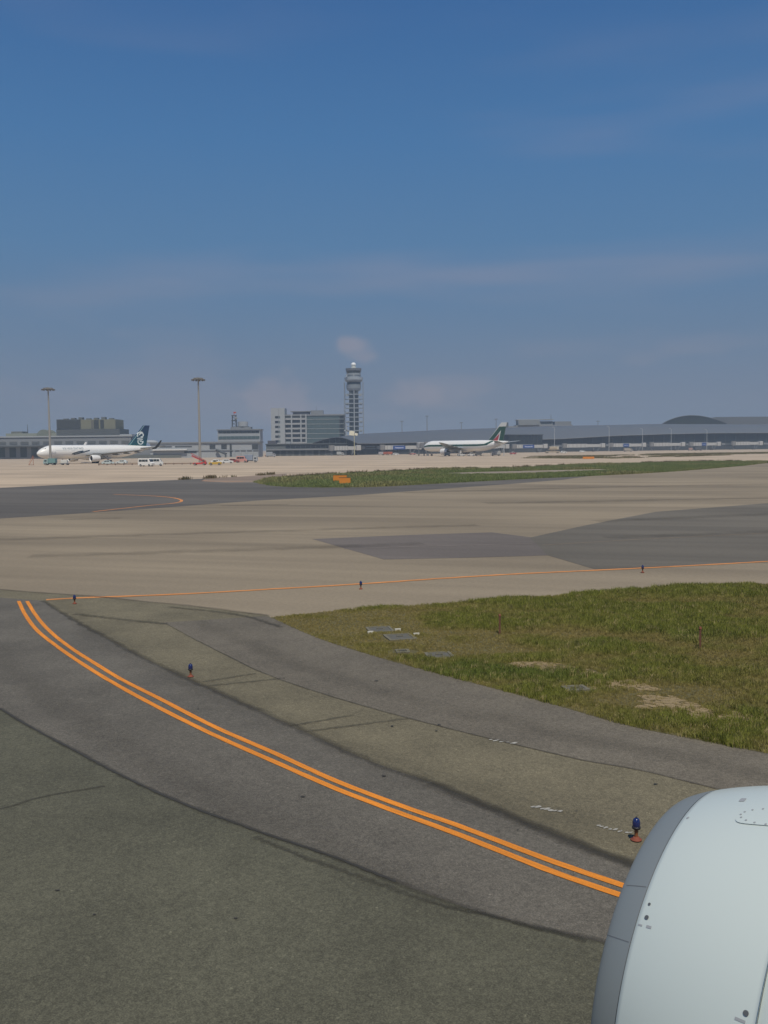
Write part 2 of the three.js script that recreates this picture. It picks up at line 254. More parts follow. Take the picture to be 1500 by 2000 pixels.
// ---------------------------------------------------------------- grass
const inside = (poly, x, z) => { let c = false; for (let i = 0, j = poly.length - 1; i < poly.length; j = i++) { const [xi, zi] = poly[i], [xj, zj] = poly[j]; if ((zi > z) !== (zj > z) && x < (xj - xi) * (z - zi) / (zj - zi) + xi) c = !c; } return c; };
const field = [...smooth(Ed, 60), [60, -46], [60, 20], ...rev(smooth(D, 60))];
const soilTex = again(nearTex, 9, true);
const SOIL = new THREE.MeshStandardMaterial({ color: new THREE.Color().setRGB(.115, .102, .042).multiplyScalar(K), roughness: 1, map: soilTex });
sheet('grass_ground', field, .016, SOIL, 'earth under the near grass field');
function tuft(blades, h, w, spread) {
  const pos = [], nor = [];
  for (let k = 0; k < blades; k++) {
    const a = rnd() * 6.283, r = spread * Math.sqrt(rnd()), bx0 = Math.cos(a) * r, bz0 = Math.sin(a) * r, t = rnd() * 6.283, hh = h * rr(.55, 1.15), lean = rr(.1, .7) * hh, la = rnd() * 6.283;
    const dx = Math.cos(t) * w / 2, dz = Math.sin(t) * w / 2, mx = bx0 + Math.cos(la) * lean * .35, mz = bz0 + Math.sin(la) * lean * .35, tx = bx0 + Math.cos(la) * lean, tz = bz0 + Math.sin(la) * lean;
    pos.push(bx0 - dx, 0, bz0 - dz, bx0 + dx, 0, bz0 + dz, mx + dx * .8, hh * .6, mz + dz * .8, bx0 - dx, 0, bz0 - dz, mx + dx * .8, hh * .6, mz + dz * .8, mx - dx * .8, hh * .6, mz - dz * .8, mx - dx * .8, hh * .6, mz - dz * .8, mx + dx * .8, hh * .6, mz + dz * .8, tx, hh * .95, tz);
  }
  const g = new THREE.BufferGeometry(); g.setAttribute('position', new THREE.Float32BufferAttribute(pos, 3)); g.computeVertexNormals(); return g;
}
const GRASS = new THREE.MeshPhysicalMaterial({ color: 0xffffff, roughness: .85, transmission: .28, thickness: 0, side: THREE.DoubleSide, specularIntensity: .35 });
function grass(list, geo, label, name = 'grass') {
  const m = new THREE.InstancedMesh(geo, GRASS, list.length), o = new THREE.Object3D(), c = new THREE.Color();
  list.forEach(([x, y, z, s, col], i) => { o.position.set(x, y, z); o.rotation.y = rnd() * 6.283; o.scale.set(s, s * rr(.8, 1.2), s); o.updateMatrix(); m.setMatrixAt(i, o.matrix); m.setColorAt(i, c.setRGB(...col)); });
  m.name = numbered(name); m.userData = { kind: 'stuff', label, category: 'grass' }; scene.add(shade(m)); return m;
}
const mixc = (a, b, t) => a.map((x, k) => lerp(x, b[k], t));
const GREEN = [.218, .232, .044], LUSH = [.145, .188, .038], DRY = [.33, .270, .095], STRAW = [.46, .37, .18];
const sandPath = [[3.01, -20.84], [3.54, -20.53], [4.20, -19.84], [4.76, -18.95], [5.05, -18.07], [5.58, -17.18], [6.23, -16.56], [6.70, -15.90], [9, -16.1], [13, -12.6]];
const sandLine = smooth(sandPath, 80), onSand = (x, z) => { let m = 9; for (const [a, b] of sandLine) m = Math.min(m, Math.hypot((x - a) * .8, z - b)); return m < .5 ? step(.45, .58, fbm(x * 1.5, z * 2.2, 91, 3) + (.32 - m) * .35) : 0; };
{
  const list = [], Dd = smooth(D, 120), near = (x, z, p) => p.reduce((m, [a, b]) => Math.min(m, (x - a) ** 2 + (z - b) ** 2), 1e9) ** .5;
  let tries = 0;
  while (list.length < 120000 && tries++ < 700000) {
    const z = -8.5 - 33 * Math.pow(rnd(), .8), x = rr(-4, Math.min(38, -z * .47 + 4));
    if (!inside(field, x, z)) continue;
    const d = near(x, z, Dd);
    const n1 = fbm(x * .33 + 2.3, z * .62, 61, 3), n2 = fbm(x * 1.1, z * 1.4, 67, 3), n3 = fbm(x * .13 + 4, z * .3, 71, 3);
    // tall green towards the taxiway, short and dry towards the pavement edge, with bare sandy streaks
    const green = clamp(step(.1, 9, d) * .34 + .36 + (n1 - .5) * 3.6 + (n2 - .5) * 1.3, 0, 1);
    if (onSand(x, z) > .5 && rnd() < .8) continue;
    
    if ([[-.15, -25.05], [.3, -24], [1.29, -21.81], [.4, -22.29], [3.9, -18.66]].some(([a, b]) => Math.hypot((x - a) * .8, z - b) < .34) && rnd() < .93) continue;
    let col = mixc(DRY, GREEN, green); col = mixc(col, LUSH, step(.52, .72, n3) * .8 * green); if (rnd() < .12) col = mixc(col, STRAW, rr(.3, 1));
    const j = rr(.75, 1.25); list.push([x, .016, z, lerp(.42, 1.15, green) * rr(.6, 1.3) * lerp(.6, 1.25, n3) * lerp(.75, 1.2, step(2, 9, d)), col.map((v) => v * j)]);
  }
  grass(list, tuft(11, .135, .012, .10), 'rough green and dry grass of the near field');
}
{ // bare sandy streaks on the field
  const SAND = new THREE.MeshStandardMaterial({ color: new THREE.Color().setRGB(.27, .205, .11).multiplyScalar(K), roughness: 1, map: soilTex });
  const l = [];
  for (let k = 0; k < 2600; k++) { const p = sandLine[Math.floor(rnd() * 81)], x = p[0] + rr(-.7, .7), z = p[1] + rr(-.6, .6); if (onSand(x, z) < .5) continue; const s = new THREE.Shape(), r = rr(.03, .10); for (let q = 0; q < 8; q++) { const a = q / 8 * 6.283, R = r * rr(.5, 1.2); s[q ? 'lineTo' : 'moveTo'](Math.cos(a) * R * 1.8, Math.sin(a) * R); } l.push(new THREE.ShapeGeometry(s).rotateX(-Math.PI / 2).rotateY(-.6).translate(x, .020 + k * .000004, z)); }
  const m = struct('bare_sand', merge(l), SAND, 'bare sandy patches showing through the near grass'); m.userData.kind = 'stuff'; m.userData.category = 'sand';
}
const island = [...smooth(islBot, 50), [112, -262], ...rev(smooth(islTop, 60))];
const ISOIL = std([.11, .12, .05], 1);
sheet('grass_island_ground', island, .016, ISOIL, 'earth under the far grass island');
const lens = (x, z) => { const u = (x - 28) * .72 - (z + 178) * -.02; return inside([[9, -178], [20, -186], [34, -192], [46, -197], [48, -186], [36, -176], [24, -166], [14, -166]], x, z); };
sheet('gravel_patch', [[9, -178], [20, -186], [34, -192], [46, -197], [48, -186], [36, -176], [24, -166], [14, -166]], .020, pave([.30, .25, .19], .95, true), 'pale paved patch inside the far grass island');
{
  const list = [], g2 = []; let n = 0;
  while (list.length < 38000 && n++ < 300000) { const x = rr(-20, 114), z = rr(-270, -117); if (!inside(island, x, z) || lens(x, z)) continue; const q = fbm(x * .12, z * .08, 101, 3); const col = mixc([.21, .25, .09], [.29, .28, .12], step(.42, .68, q)), j = rr(.75, 1.25); list.push([x, .016, z, rr(.7, 1.4) * (q > .66 ? 1.5 : 1), col.map((v) => v * j)]); }
  grass(list, tuft(9, .30, .07, .38), 'far island of rough green grass between the taxiways');
  const strip = [[59.5, -396], [84.7, -352], [116, -378], [199, -470], [260, -560], [165, -535], [111, -470], [68, -457]]; n = 0;
  while (g2.length < 9000 && n++ < 200000) { const x = rr(58, 262), z = rr(-562, -350); if (!inside(strip, x, z) || fbm(x * .06, z * .05, 111, 3) < .46) continue; const j = rr(.7, 1.2); g2.push([x, .005, z, rr(.7, 1.5), mixc([.16, .17, .07], [.26, .20, .11], rnd()).map((v) => v * j)]); }
  grass(g2, tuft(9, .38, .12, .9), 'thin weedy strip of grass on the far apron');
  const w = [];
  for (let k = 0; k < 260; k++) { const t = rnd(); const p = Gup, i = 2 + Math.min(2, Math.floor(t * 3)), f = t * 3 - Math.floor(t * 3); const x = lerp(p[i][0], p[i + 1][0], f), z = lerp(p[i][1], p[i + 1][1], f); if (fbm(x * .7, z * .4, 121, 2) < .5) continue; w.push([x + rr(-.4, .4), .012, z + rr(-.6, .6), rr(.6, 1.6), mixc([.14, .13, .06], [.22, .16, .09], rnd())]); }
  for (let k = 0; k < 1400; k++) { const t = rnd() * (islTop.length - 2), i = Math.floor(t) + 1, f = t - Math.floor(t); if (!islTop[i + 1]) continue; const x = lerp(islTop[i][0], islTop[i + 1][0], f) + rr(-.6, .6), z = lerp(islTop[i][1], islTop[i + 1][1], f) + rr(-1.5, .4); if (fbm(x * .3, z * .3, 127, 2) < .52) continue; w.push([x, .012, z, rr(.6, 1.7), mixc([.14, .15, .06], [.25, .18, .11], rnd())]); }
  grass(w, tuft(10, .42, .09, .45), 'scattered weeds along the edge of the apron', 'weeds');
}

// inspection covers and marker stakes in the near grass
const LIDC = std([.115, .112, .095], .85), RIMC = std([.16, .15, .11], .9), PALE = std([.62, .60, .52], .8);
const cover = (x, z, w, d, a, label, pale) => {
  const t = thing('inspection_cover', label, 'drain cover', [x, .016, z], a, 'inspection covers in the near grass');
  part('rim', merge([bb(-w / 2 - .07, w / 2 + .07, 0, .03, -d / 2 - .07, -d / 2), bb(-w / 2 - .07, w / 2 + .07, 0, .03, d / 2, d / 2 + .07), bb(-w / 2 - .07, -w / 2, 0, .03, -d / 2, d / 2), bb(w / 2, w / 2 + .07, 0, .03, -d / 2, d / 2)]), RIMC, t);
  part('lid', bb(-w / 2 + .004, w / 2 - .004, 0, .022, -d / 2 + .004, d / 2 - .004), LIDC, t);
  part('handle', merge([bb(-.09, -.06, .022, .045, -.015, .015), bb(.06, .09, .022, .045, -.015, .015), bb(-.09, .09, .045, .058, -.015, .015)]), RIMC, t);
  for (const [px, pz] of pale || []) part('marker_block', bb(px - .08, px + .08, .0, .06, pz - .03, pz + .03), PALE, t, 'bright pale corner block');
};
cover(-.15, -25.1, .55, .6, .2, 'grey inspection cover nearest the grass tip', [[-.34, .42], [.45, .25]]);
cover(.38, -24.05, .6, .62, .25, 'grey inspection cover with pale corner block beside the first cover', [[.5, -.15]]);
cover(1.29, -21.85, .5, .52, .15, 'isolated dark inspection cover right of the others, near the pavement');
cover(.42, -22.35, .2, .2, .1, 'smallest inspection cover, between the double pair and the pavement edge');
cover(3.9, -18.7, .34, .26, .2, 'half overgrown inspection cover by the sandy streak');
for (const [x, z, h, l] of [[3.05, -24.33, .50, 'rusty marker stake left in the near grass'], [7.67, -22.23, .52, 'rusty marker stake standing farther right in the near grass']]) {
  const t = thing('marker_stake', l, 'stake', [x, .016, z], rr(0, 3), 'marker stakes in the near grass');
  part('post', new RoundedBoxGeometry(.045, h, .045, 1, .008).translate(0, h / 2, 0), std([.17, .075, .045], .85), t);
  part('cap', cyl(.034, .030, .05, 0, h - .01, 0, 10), std([.28, .10, .06], .7), t);
}

// blue taxiway edge lights
{
  const BLUE = new THREE.MeshPhysicalMaterial({ color: new THREE.Color().setRGB(.012, .022, .11), roughness: .18, clearcoat: .6 }), STEM = std([.24, .09, .035], .7), BASE = std([.22, .06, .035], .8), RING = std([.03, .03, .035], .5, .3);
  const proto = thing('edge_light', '', 'taxiway light', [0, 0, 0], 0, 'blue taxiway edge lights');
  part('base_plate', new THREE.LatheGeometry([[0, 0], [.07, 0], [.07, .012], [.045, .02], [.034, .045], [0, .045]].map((p) => new THREE.Vector2(...p)), 20), BASE, proto);
  part('stem', new THREE.LatheGeometry([[.024, .045], [.022, .10], [.028, .11], [.022, .12], [.030, .15], [0, .15]].map((p) => new THREE.Vector2(...p)), 14), STEM, proto);
  part('collar', new THREE.LatheGeometry([[0, .148], [.052, .148], [.056, .165], [.050, .18], [0, .18]].map((p) => new THREE.Vector2(...p)), 18), RING, proto);
  const lensP = part('lens', new THREE.LatheGeometry([[.046, .18], [.050, .20], [.049, .235], [.040, .268], [.020, .286], [0, .29]].map((p) => new THREE.Vector2(...p)), 20), BLUE, proto);
  part('lens_cap', new THREE.SphereGeometry(.012, 8, 6).translate(0, .292, 0), RING, lensP);
  [[3.15, -11.38, 'nearest blue edge light, beside the engine', .016], [-4.3, -20.07, 'blue edge light on the shoulder above the double yellow line', .016], [-10.17, -30.0, 'edge light at the far end of the double yellow line', .016], [-.85, -32.55, 'edge light on the single yellow line, above the grass tip', .008], [10.13, -36.01, 'edge light on the single yellow line at the right', .02]].forEach(([x, z, l, y], i) => {
    const o = i ? proto.clone() : proto; if (i) { o.name = numbered('edge_light'); scene.add(o); o.userData = { ...proto.userData }; }
    o.position.set(x, y, z); o.rotation.y = i; o.userData.label = l;
  });
}

// ---------------------------------------------------------------- the engine outside the window
{
  const t = thing('jet_engine', 'white engine nacelle with grey metal inlet lip, close by on the right', 'jet engine', [1.654, 0, -5.288], 0);
  const CY = 1.899, R = 1.3, Rl = .985, L = 1.157, P = 1.421;
  const body = new THREE.Group(); body.name = 'nacelle'; t.add(body);
  // own axes: x runs aft, y up, z to the cabin side
  const ax = new THREE.Vector3(.7679, -.02, .64026).normalize(), up = new THREE.Vector3(0, 1, 0).addScaledVector(ax, -ax.y).normalize(), side = ax.clone().cross(up);
  body.quaternion.setFromRotationMatrix(new THREE.Matrix4().makeBasis(ax, up, side)); body.position.y = CY;
  const prof = (s) => s > 2.3 ? R - .42 * Math.pow((s - 2.3) / 2.5, 1.7) : Rl + (R - Rl) * Math.pow(1 - Math.pow(clamp(1 - s / L, 0, 1), P), 1 / P);
  const turned = (list, seg = 120) => { const g = new THREE.LatheGeometry(list.map(([s, r]) => new THREE.Vector2(r, -s)), seg); g.rotateZ(Math.PI / 2); return g; };   // lathe axis to +x
  const PAINT = new THREE.MeshPhysicalMaterial({ color: new THREE.Color().setRGB(.575, .65, .63), roughness: .42, clearcoat: .35, clearcoatRoughness: .25, bumpMap: again(farTex, 3), bumpScale: .0006 });
  const LIP = new THREE.MeshPhysicalMaterial({ color: new THREE.Color().setRGB(.315, .345, .34), roughness: .5, metalness: .35 });
  const inner = (s) => .985 - .09 * Math.sqrt(clamp(s / .3, 0, 1)) + (s > .3 ? (s - .3) * .06 : 0);
  const lipO = []; for (let k = 0; k <= 16; k++) { const s = .166 * Math.pow(k / 16, 2); lipO.push([s, prof(s)]); }
  const lipI = []; for (let k = 12; k > 0; k--) { const s = .22 * Math.pow(k / 12, 2); lipI.push([s, inner(s)]); }
  part('inlet_lip', turned([...lipI, ...lipO]), LIP, body, 'bare grey metal inlet lip');
  const lst = []; for (let k = 0; k <= 30; k++) { const s = .170 + (.8595 - .170) * k / 30; lst.push([s, prof(s)]); }
  part('inlet_cowl', turned([[.170, prof(.17) - .012], ...lst, [.8595, R - .02]]), PAINT, body, 'white inlet cowl');
  const l2 = []; for (let k = 0; k <= 40; k++) { const s = .8615 + (4.6 - .8615) * k / 40; l2.push([s, prof(s)]); }
  part('fan_cowl', turned([[.8615, prof(.8615) - .02], ...l2, [4.6, prof(4.6) - .03], [4.4, prof(4.4) - .06]]), PAINT, body, 'white fan cowl');
  part('joint_band', turned([[.160, prof(.16) - .010], [.176, prof(.176) - .010]]), std([.16, .17, .18], .7), body);
  part('joint_band', turned([[.855, prof(.86) - .004], [.866, prof(.86) - .004]]), std([.25, .26, .26], .7), body);
  const li = []; for (let k = 0; k <= 8; k++) { const s = .2209 + 1.1 * k / 8; li.push([s, inner(s)]); }
  part('inlet_duct', turned(li), std([.30, .31, .33], .6, .3), body);
  part('spinner', turned([[.75, 0], [.82, .09], [.95, .17], [1.15, .24], [1.3, .26]], 32), std([.06, .06, .065], .5), body);
  const blade = new THREE.BoxGeometry(.012, .70, .24, 1, 6, 2); { const p = blade.attributes.position; for (let i = 0; i < p.count; i++) { const y = p.getY(i) + .35, tw = .5 + y * .8, x = p.getX(i), z = p.getZ(i); p.setXYZ(i, x * Math.cos(tw) + z * Math.sin(tw) + 1.2, y + .24, -x * Math.sin(tw) + z * Math.cos(tw)); } blade.computeVertexNormals(); }
  for (let k = 0; k < 24; k++) part('fan_blade', blade, std([.25, .26, .28], .4, .7), body).rotation.x = k / 24 * Math.PI * 2;
  part('exhaust_cone', turned([[4.2, .5], [5.0, .42], [5.6, .15], [5.75, 0]], 40), std([.18, .17, .16], .5, .6), body);
  part('core_cowl', turned([[3.6, .86], [4.6, .72], [5.1, .55], [5.1, .5]], 60), std([.30, .30, .30], .5, .5), body);
  // pylon and the piece of wing that carries the engine, out of frame on the right
  part('pylon', new THREE.ExtrudeGeometry(new THREE.Shape([[1.7, 1.22], [2.6, 1.75], [4.4, 2.05], [6.2, 1.9], [6.2, 1.35], [4.6, .75], [3.2, 1.05]].map((p) => new THREE.Vector2(...p))), { depth: .36, bevelEnabled: true, bevelSize: .04, bevelThickness: .04, bevelSegments: 2 }).translate(0, 0, -.18), PAINT, body);
  { const l = []; for (let k = 0; k <= 24; k++) { const a = k / 24 * Math.PI * 2, c = Math.cos(a), s = Math.sin(a); l.push(new THREE.Vector2(6.4 - c * 2.9, 2.05 + s * .32 * (1.15 - c * -.5))); } part('wing_panel', new THREE.ExtrudeGeometry(new THREE.Shape(l), { depth: 5, bevelEnabled: false }).translate(0, 0, -3.2), std([.52, .54, .55], .5, .2), body); }
  // small patches lying on the cowl: s along the axis, phi round it from the top towards the cabin
  const patch = (s0, s1, f0, f1, lift, n = 8, shape = null) => {
    const pos = [], idx = [], nrm = [];
    for (let i = 0; i <= n; i++) for (let j = 0; j <= n; j++) {
      let u = i / n, v = j / n; if (shape === 'round') { const X = u * 2 - 1, Y = v * 2 - 1; u = (X * Math.sqrt(1 - Y * Y / 2) + 1) / 2; v = (Y * Math.sqrt(1 - X * X / 2) + 1) / 2; }
      if (shape === 'soft') { const X = u * 2 - 1, Y = v * 2 - 1; const q = Math.pow(Math.pow(Math.abs(X), 5) + Math.pow(Math.abs(Y), 5), 1 / 5), m = Math.max(Math.abs(X), Math.abs(Y)) || 1, k = q ? m / q : 1; u = (X * k + 1) / 2; v = (Y * k + 1) / 2; }
      const s = lerp(s0, s1, u), f = lerp(f0, f1, v), r = prof(s) + lift, e = .002, sl = (prof(s + e) - prof(s - e)) / (2 * e), q = 1 / Math.hypot(1, sl);
      pos.push(s, Math.cos(f) * r, Math.sin(f) * r); nrm.push(-sl * q, Math.cos(f) * q, Math.sin(f) * q);
    }
    for (let i = 0; i < n; i++) for (let j = 0; j < n; j++) { const a = i * (n + 1) + j, b = a + 1, c = a + n + 1, d = c + 1; idx.push(a, b, c, b, d, c); }
    const g = new THREE.BufferGeometry(); g.setAttribute('position', new THREE.Float32BufferAttribute(pos, 3)); g.setAttribute('normal', new THREE.Float32BufferAttribute(nrm, 3)); g.setIndex(idx); return g;
  };
  const MARK = std([.10, .11, .12], .7), GREY = std([.34, .36, .38], .7);
  part('rivet', patch(.203, .219, .780, .794, .003, 8, 'round'), MARK, body);
  part('rivet', patch(.208, .232, .838, .858, .004, 8, 'round'), MARK, body);
  part('stencil_mark', patch(.183, .208, .884, .892, .002), GREY, body); part('stencil_mark', patch(.232, .262, .880, .892, .002), GREY, body);
  part('rivet', patch(.793, .819, 1.056, 1.076, .004, 8, 'round'), MARK, body);
  part('stencil_mark', patch(.762, .81, 1.09, 1.10, .002), GREY, body);
  part('scuff', patch(.415, .447, .060, .10, .002, 6, 'soft'), GREY, body); part('scuff', patch(.192, .208, .244, .262, .002, 6, 'round'), GREY, body);
  const pan = part('access_panel', patch(.470, .80, .165, .300, .005, 12, 'soft'), PAINT, body, 'raised rounded access panel');
  for (let k = 0; k < 16; k++) { const a = k / 16 * 6.283, s = .635 + Math.cos(a) * .152, f = .2325 + Math.sin(a) * .060; part('rivet', patch(s - .006, s + .006, f - .005, f + .005, .0075, 4, 'round'), GREY, pan); }
  part('lip_seam', patch(.03, .158, .705, .709, .0015, 10), std([.17, .18, .19], .7), body); part('lip_seam', patch(.008, .158, .972, .976, .0015, 10), std([.17, .18, .19], .7), body);
}

// yellow taxiway guidance signs on the far grass
{
  const SIGN = std([.70, .25, .03], .6), FRAME = std([.10, .08, .05], .6);
  for (const [x, z, w, h, a, l, y] of [[-6.45, -136.5, 2.0, .85, .05, 'orange yellow taxiway sign board, farther left one of the pair', .2], [-5.35, -127.2, 1.55, .8, .05, 'orange yellow taxiway sign board, nearer right one of the pair', .16], [76.7, -346, 4.2, .8, -.2, 'lone orange sign board on the far apron strip', .16]]) {
    const t = thing('taxiway_sign', l, 'sign', [x, .016, z], a, 'taxiway guidance signs');
    part('board', new RoundedBoxGeometry(w, h, .2, 2, .03).translate(0, y + h / 2, 0), SIGN, t);
    part('frame_rail', bb(-w / 2 - .03, w / 2 + .03, y - .05, y, -.12, .12), FRAME, t); part('frame_rail', bb(-w / 2 - .03, w / 2 + .03, y + h, y + h + .04, -.12, .12), FRAME, t);
    for (const sx of [-.35, .35]) part('leg', cyl(.035, .035, y, sx * w, 0, 0, 8), FRAME, t);
  }
}

// ---------------------------------------------------------------- airliners
const canvasTex = (w, h, draw) => { const c = document.createElement('canvas'); c.width = w; c.height = h; const x = c.getContext('2d'); draw(x, w, h); const t = new THREE.CanvasTexture(c); t.colorSpace = THREE.SRGBColorSpace; return t; };
function foil(sections) {                             // loft of airfoil sections: [x, y, z, chord, thickness] with x the leading edge; spans along z or y
  const up = [[0, 0], [.03, .30], [.12, .46], [.3, .5], [.55, .4], [.8, .2], [1, .03]], prof = [...up, ...[...up].reverse().slice(0, -1).map(([a, b]) => [a, -b * .75])];
  const n = prof.length, pos = [], idx = [];
  for (const [x, y, z, c, th, vert] of sections) for (const [a, b] of prof) pos.push(x + a * c, vert ? y : y + b * th, vert ? z + b * th : z);
  for (let s = 0; s < sections.length - 1; s++) for (let k = 0; k < n; k++) { const a = s * n + k, b = s * n + (k + 1) % n, c = a + n, d = b + n; idx.push(a, c, b, b, c, d); }
  for (const s of [0, sections.length - 1]) for (let k = 1; k < n - 1; k++) idx.push(s * n, s * n + k, s * n + k + 1);
  const g = new THREE.BufferGeometry(); g.setAttribute('position', new THREE.Float32BufferAttribute(pos, 3)); g.setIndex(idx); const q = toCreasedNormals(g, .9); q.setAttribute('uv', new THREE.Float32BufferAttribute(new Float32Array(q.attributes.position.count * 2), 2)); return q;
}
function airliner(name, label, pos, turn, o) {
  const t = thing(name, label, 'airliner', pos, turn, 'parked airliners');
  const { L, r, cy, nose, ts } = o, N = 60, M = 36;
  const rd = (x) => x < nose ? r * Math.pow(1 - Math.pow(1 - x / nose, 2.1), .62) : x > ts ? r * (1 - .94 * Math.pow((x - ts) / (L - ts), 1.55)) : r;
  const ce = (x) => x < nose ? cy - r * .22 * Math.pow(1 - x / nose, 1.6) : x > ts ? cy + (r - rd(x)) * .72 : cy;
  const g = new THREE.BufferGeometry(), P = [], UV = [], I = [];
  for (let i = 0; i <= N; i++) { const k = i / N, x = L * (k < .2 ? .2 * Math.pow(k / .2, 1.6) : k); for (let j = 0; j <= M; j++) { const a = j / M * Math.PI * 2, q = Math.max(rd(x), .02); P.push(x, ce(x) + Math.cos(a) * q, Math.sin(a) * q); UV.push(x / L, j / M); } }
  for (let i = 0; i < N; i++) for (let j = 0; j < M; j++) { const a = i * (M + 1) + j, b = a + 1, c = a + M + 1, d = c + 1; I.push(a, b, c, b, d, c); }
  g.setAttribute('position', new THREE.Float32BufferAttribute(P, 3)); g.setAttribute('uv', new THREE.Float32BufferAttribute(UV, 2)); g.setIndex(I); g.computeVertexNormals();
  const skin = new THREE.MeshPhysicalMaterial({ color: 0xffffff, map: o.skin, roughness: .35, clearcoat: .4 });
  const fus = part('fuselage', g, skin, t);
  const GLASS = std([.03, .045, .05], .15), GREY = std(o.wingColor || [.48, .50, .51], .5), DARK = std([.03, .03, .03], .8), WHITE = std([.78, .78, .77], .4);
  // cockpit panes on the nose
  for (let k = -2; k <= 2; k++) if (k) { const x = nose * .30 + Math.abs(k) * .35, a = k * .33, q = rd(x) + .015, p = new THREE.BoxGeometry(.75, .62, .05).rotateX(-.9 + Math.abs(k) * .18); p.rotateZ(.6).rotateX(a * 1.25).translate(x, ce(x) + Math.cos(a) * q * .86, Math.sin(a) * q * 1.0); part('cockpit_window', p, GLASS, fus); }
  // wings
  const w = o.wing;
  for (const s of [1, -1]) {
    const yk = cy - r * .55, sec = (f) => { const z = s * lerp(r * .5, w.span / 2, f); const c = f < .34 ? lerp(w.root, w.kink, f / .34) : lerp(w.kink, w.tip, (f - .34) / .66); return [w.x0 + Math.abs(z) * w.sweep, yk + Math.abs(z) * (o.dihedral || .105) + f * f * .5, z, c, c * .115]; };
    const wing = part('wing', foil([sec(0), sec(.34), sec(1)]), GREY, t);
    if (o.winglet) { const [x, y, z, c] = sec(1); part('winglet', foil([[x, y, z, c, .3], [x + 1.4, y + .9, z + s * .7, c * .75, .2], [x + 3.6, y + 3.4, z + s * 1.3, c * .36, .12]].map((q) => [...q, true])), s > 0 ? o.wingletMat : o.wingletInner, wing, s > 0 ? 'dark upturned winglet' : 'pale upturned winglet'); }
    for (const f of [.28, .48, .68]) { const [x, y, z, c] = sec(f); part('flap_fairing', new THREE.SphereGeometry(1, 10, 8).scale(1.9, .32, .28).translate(x + c * .92, y - .35, z), GREY, wing); }
    // engine under the wing
    const ez = s * o.ez, ex = w.x0 + Math.abs(ez) * w.sweep - o.er * 1.7 - (o.eshift || 0), ey = yk + Math.abs(ez) * (o.dihedral || .105) - o.er * 1.35, er = o.er;
    const eng = part('engine', new THREE.LatheGeometry([[.80, .25], [.86, .02], [.93, -.0], [1.0, .25], [1.05, .9], [1.0, 2.0], [.82, 2.9], [.78, 2.9], [.8, .9]].map(([q, y]) => new THREE.Vector2(q * er, y * er)), 28).rotateZ(-Math.PI / 2).translate(ex, ey, ez), WHITE, t);
    part('fan', new THREE.CircleGeometry(er * .84, 24).rotateY(-Math.PI / 2).translate(ex + er * .5, ey, ez), DARK, eng);
    part('exhaust', new THREE.ConeGeometry(er * .52, er * 1.7, 18).rotateZ(-Math.PI / 2).translate(ex + er * 3.1, ey, ez), std([.12, .11, .10], .5, .5), eng);
    part('pylon', bb(ex + er * .8, ex + er * 3.6, ey + er * .7, ey + er * 1.6, ez - .2, ez + .2), GREY, eng);
    // tailplane
    const h = o.stab; part('tailplane', foil([[h.x, h.y, s * .5, h.root, .6], [h.x + h.span / 2 * .72, h.y + h.span / 2 * .10, s * h.span / 2, h.tip, .2]]), GREY, t);
    // main gear
    const gx = o.gearX, gz = s * o.gearZ, gear = part('main_gear', merge([bar([gx, 1.0, gz], [gx - .2, cy - r * .7, gz * .9], .22, 8), bar([gx, 1.3, gz], [gx - 1.6, cy - r * .7, gz * .8], .12, 6), bar([gx - o.bogie, .65, gz], [gx + o.bogie, .65, gz], .16, 6)]), std([.30, .30, .30], .6), t);
    for (const q of o.axles) for (const e of [-.55, .55]) part('wheel', new THREE.CylinderGeometry(.62, .62, .42, 16).rotateX(Math.PI / 2).translate(gx + q * o.bogie, .62, gz + e), DARK, gear);
    part('gear_door', bb(gx - 1.3, gx + 1.0, 1.7, cy - r * .8, gz * 1.02 + s * .5, gz * 1.02 + s * .58), WHITE, gear);
  }
  const ng = part('nose_gear', merge([bar([o.noseGear, .5, 0], [o.noseGear, cy - r * .8, 0], .16, 8)]), std([.35, .35, .35], .6), t);
  for (const e of [-.35, .35]) part('wheel', new THREE.CylinderGeometry(.48, .48, .32, 14).rotateX(Math.PI / 2).translate(o.noseGear, .48, e), DARK, ng);
  part('belly_fairing', new THREE.SphereGeometry(1, 20, 12).scale(w.root * .85, r * .42, r * .82).translate(w.x0 + w.root * .75, cy - r * .82, 0), WHITE, t);
  // fin: outline in x, y with the livery drawn on it
  const f = o.fin, xs = f.outline.map((p) => p[0]), ys = f.outline.map((p) => p[1]), x0 = Math.min(...xs), x1 = Math.max(...xs), y0 = Math.min(...ys), y1 = Math.max(...ys);
  const fg = new THREE.ExtrudeGeometry(new THREE.Shape(f.outline.map((p) => new THREE.Vector2(...p))), { depth: .36, bevelEnabled: true, bevelSize: .1, bevelThickness: .1, bevelSegments: 2 }).translate(0, 0, -.18);
  { const p = fg.attributes.position, uv = fg.attributes.uv; for (let i = 0; i < p.count; i++) uv.setXY(i, (p.getX(i) - x0) / (x1 - x0), (p.getY(i) - y0) / (y1 - y0)); }
  part('tail_fin', fg, new THREE.MeshPhysicalMaterial({ color: 0xffffff, map: f.tex, roughness: .38, clearcoat: .3 }), t, f.label);
  part('tail_cone_tip', new THREE.SphereGeometry(.32, 12, 8).translate(L, ce(L), 0), GREY, t);
  return t;
}
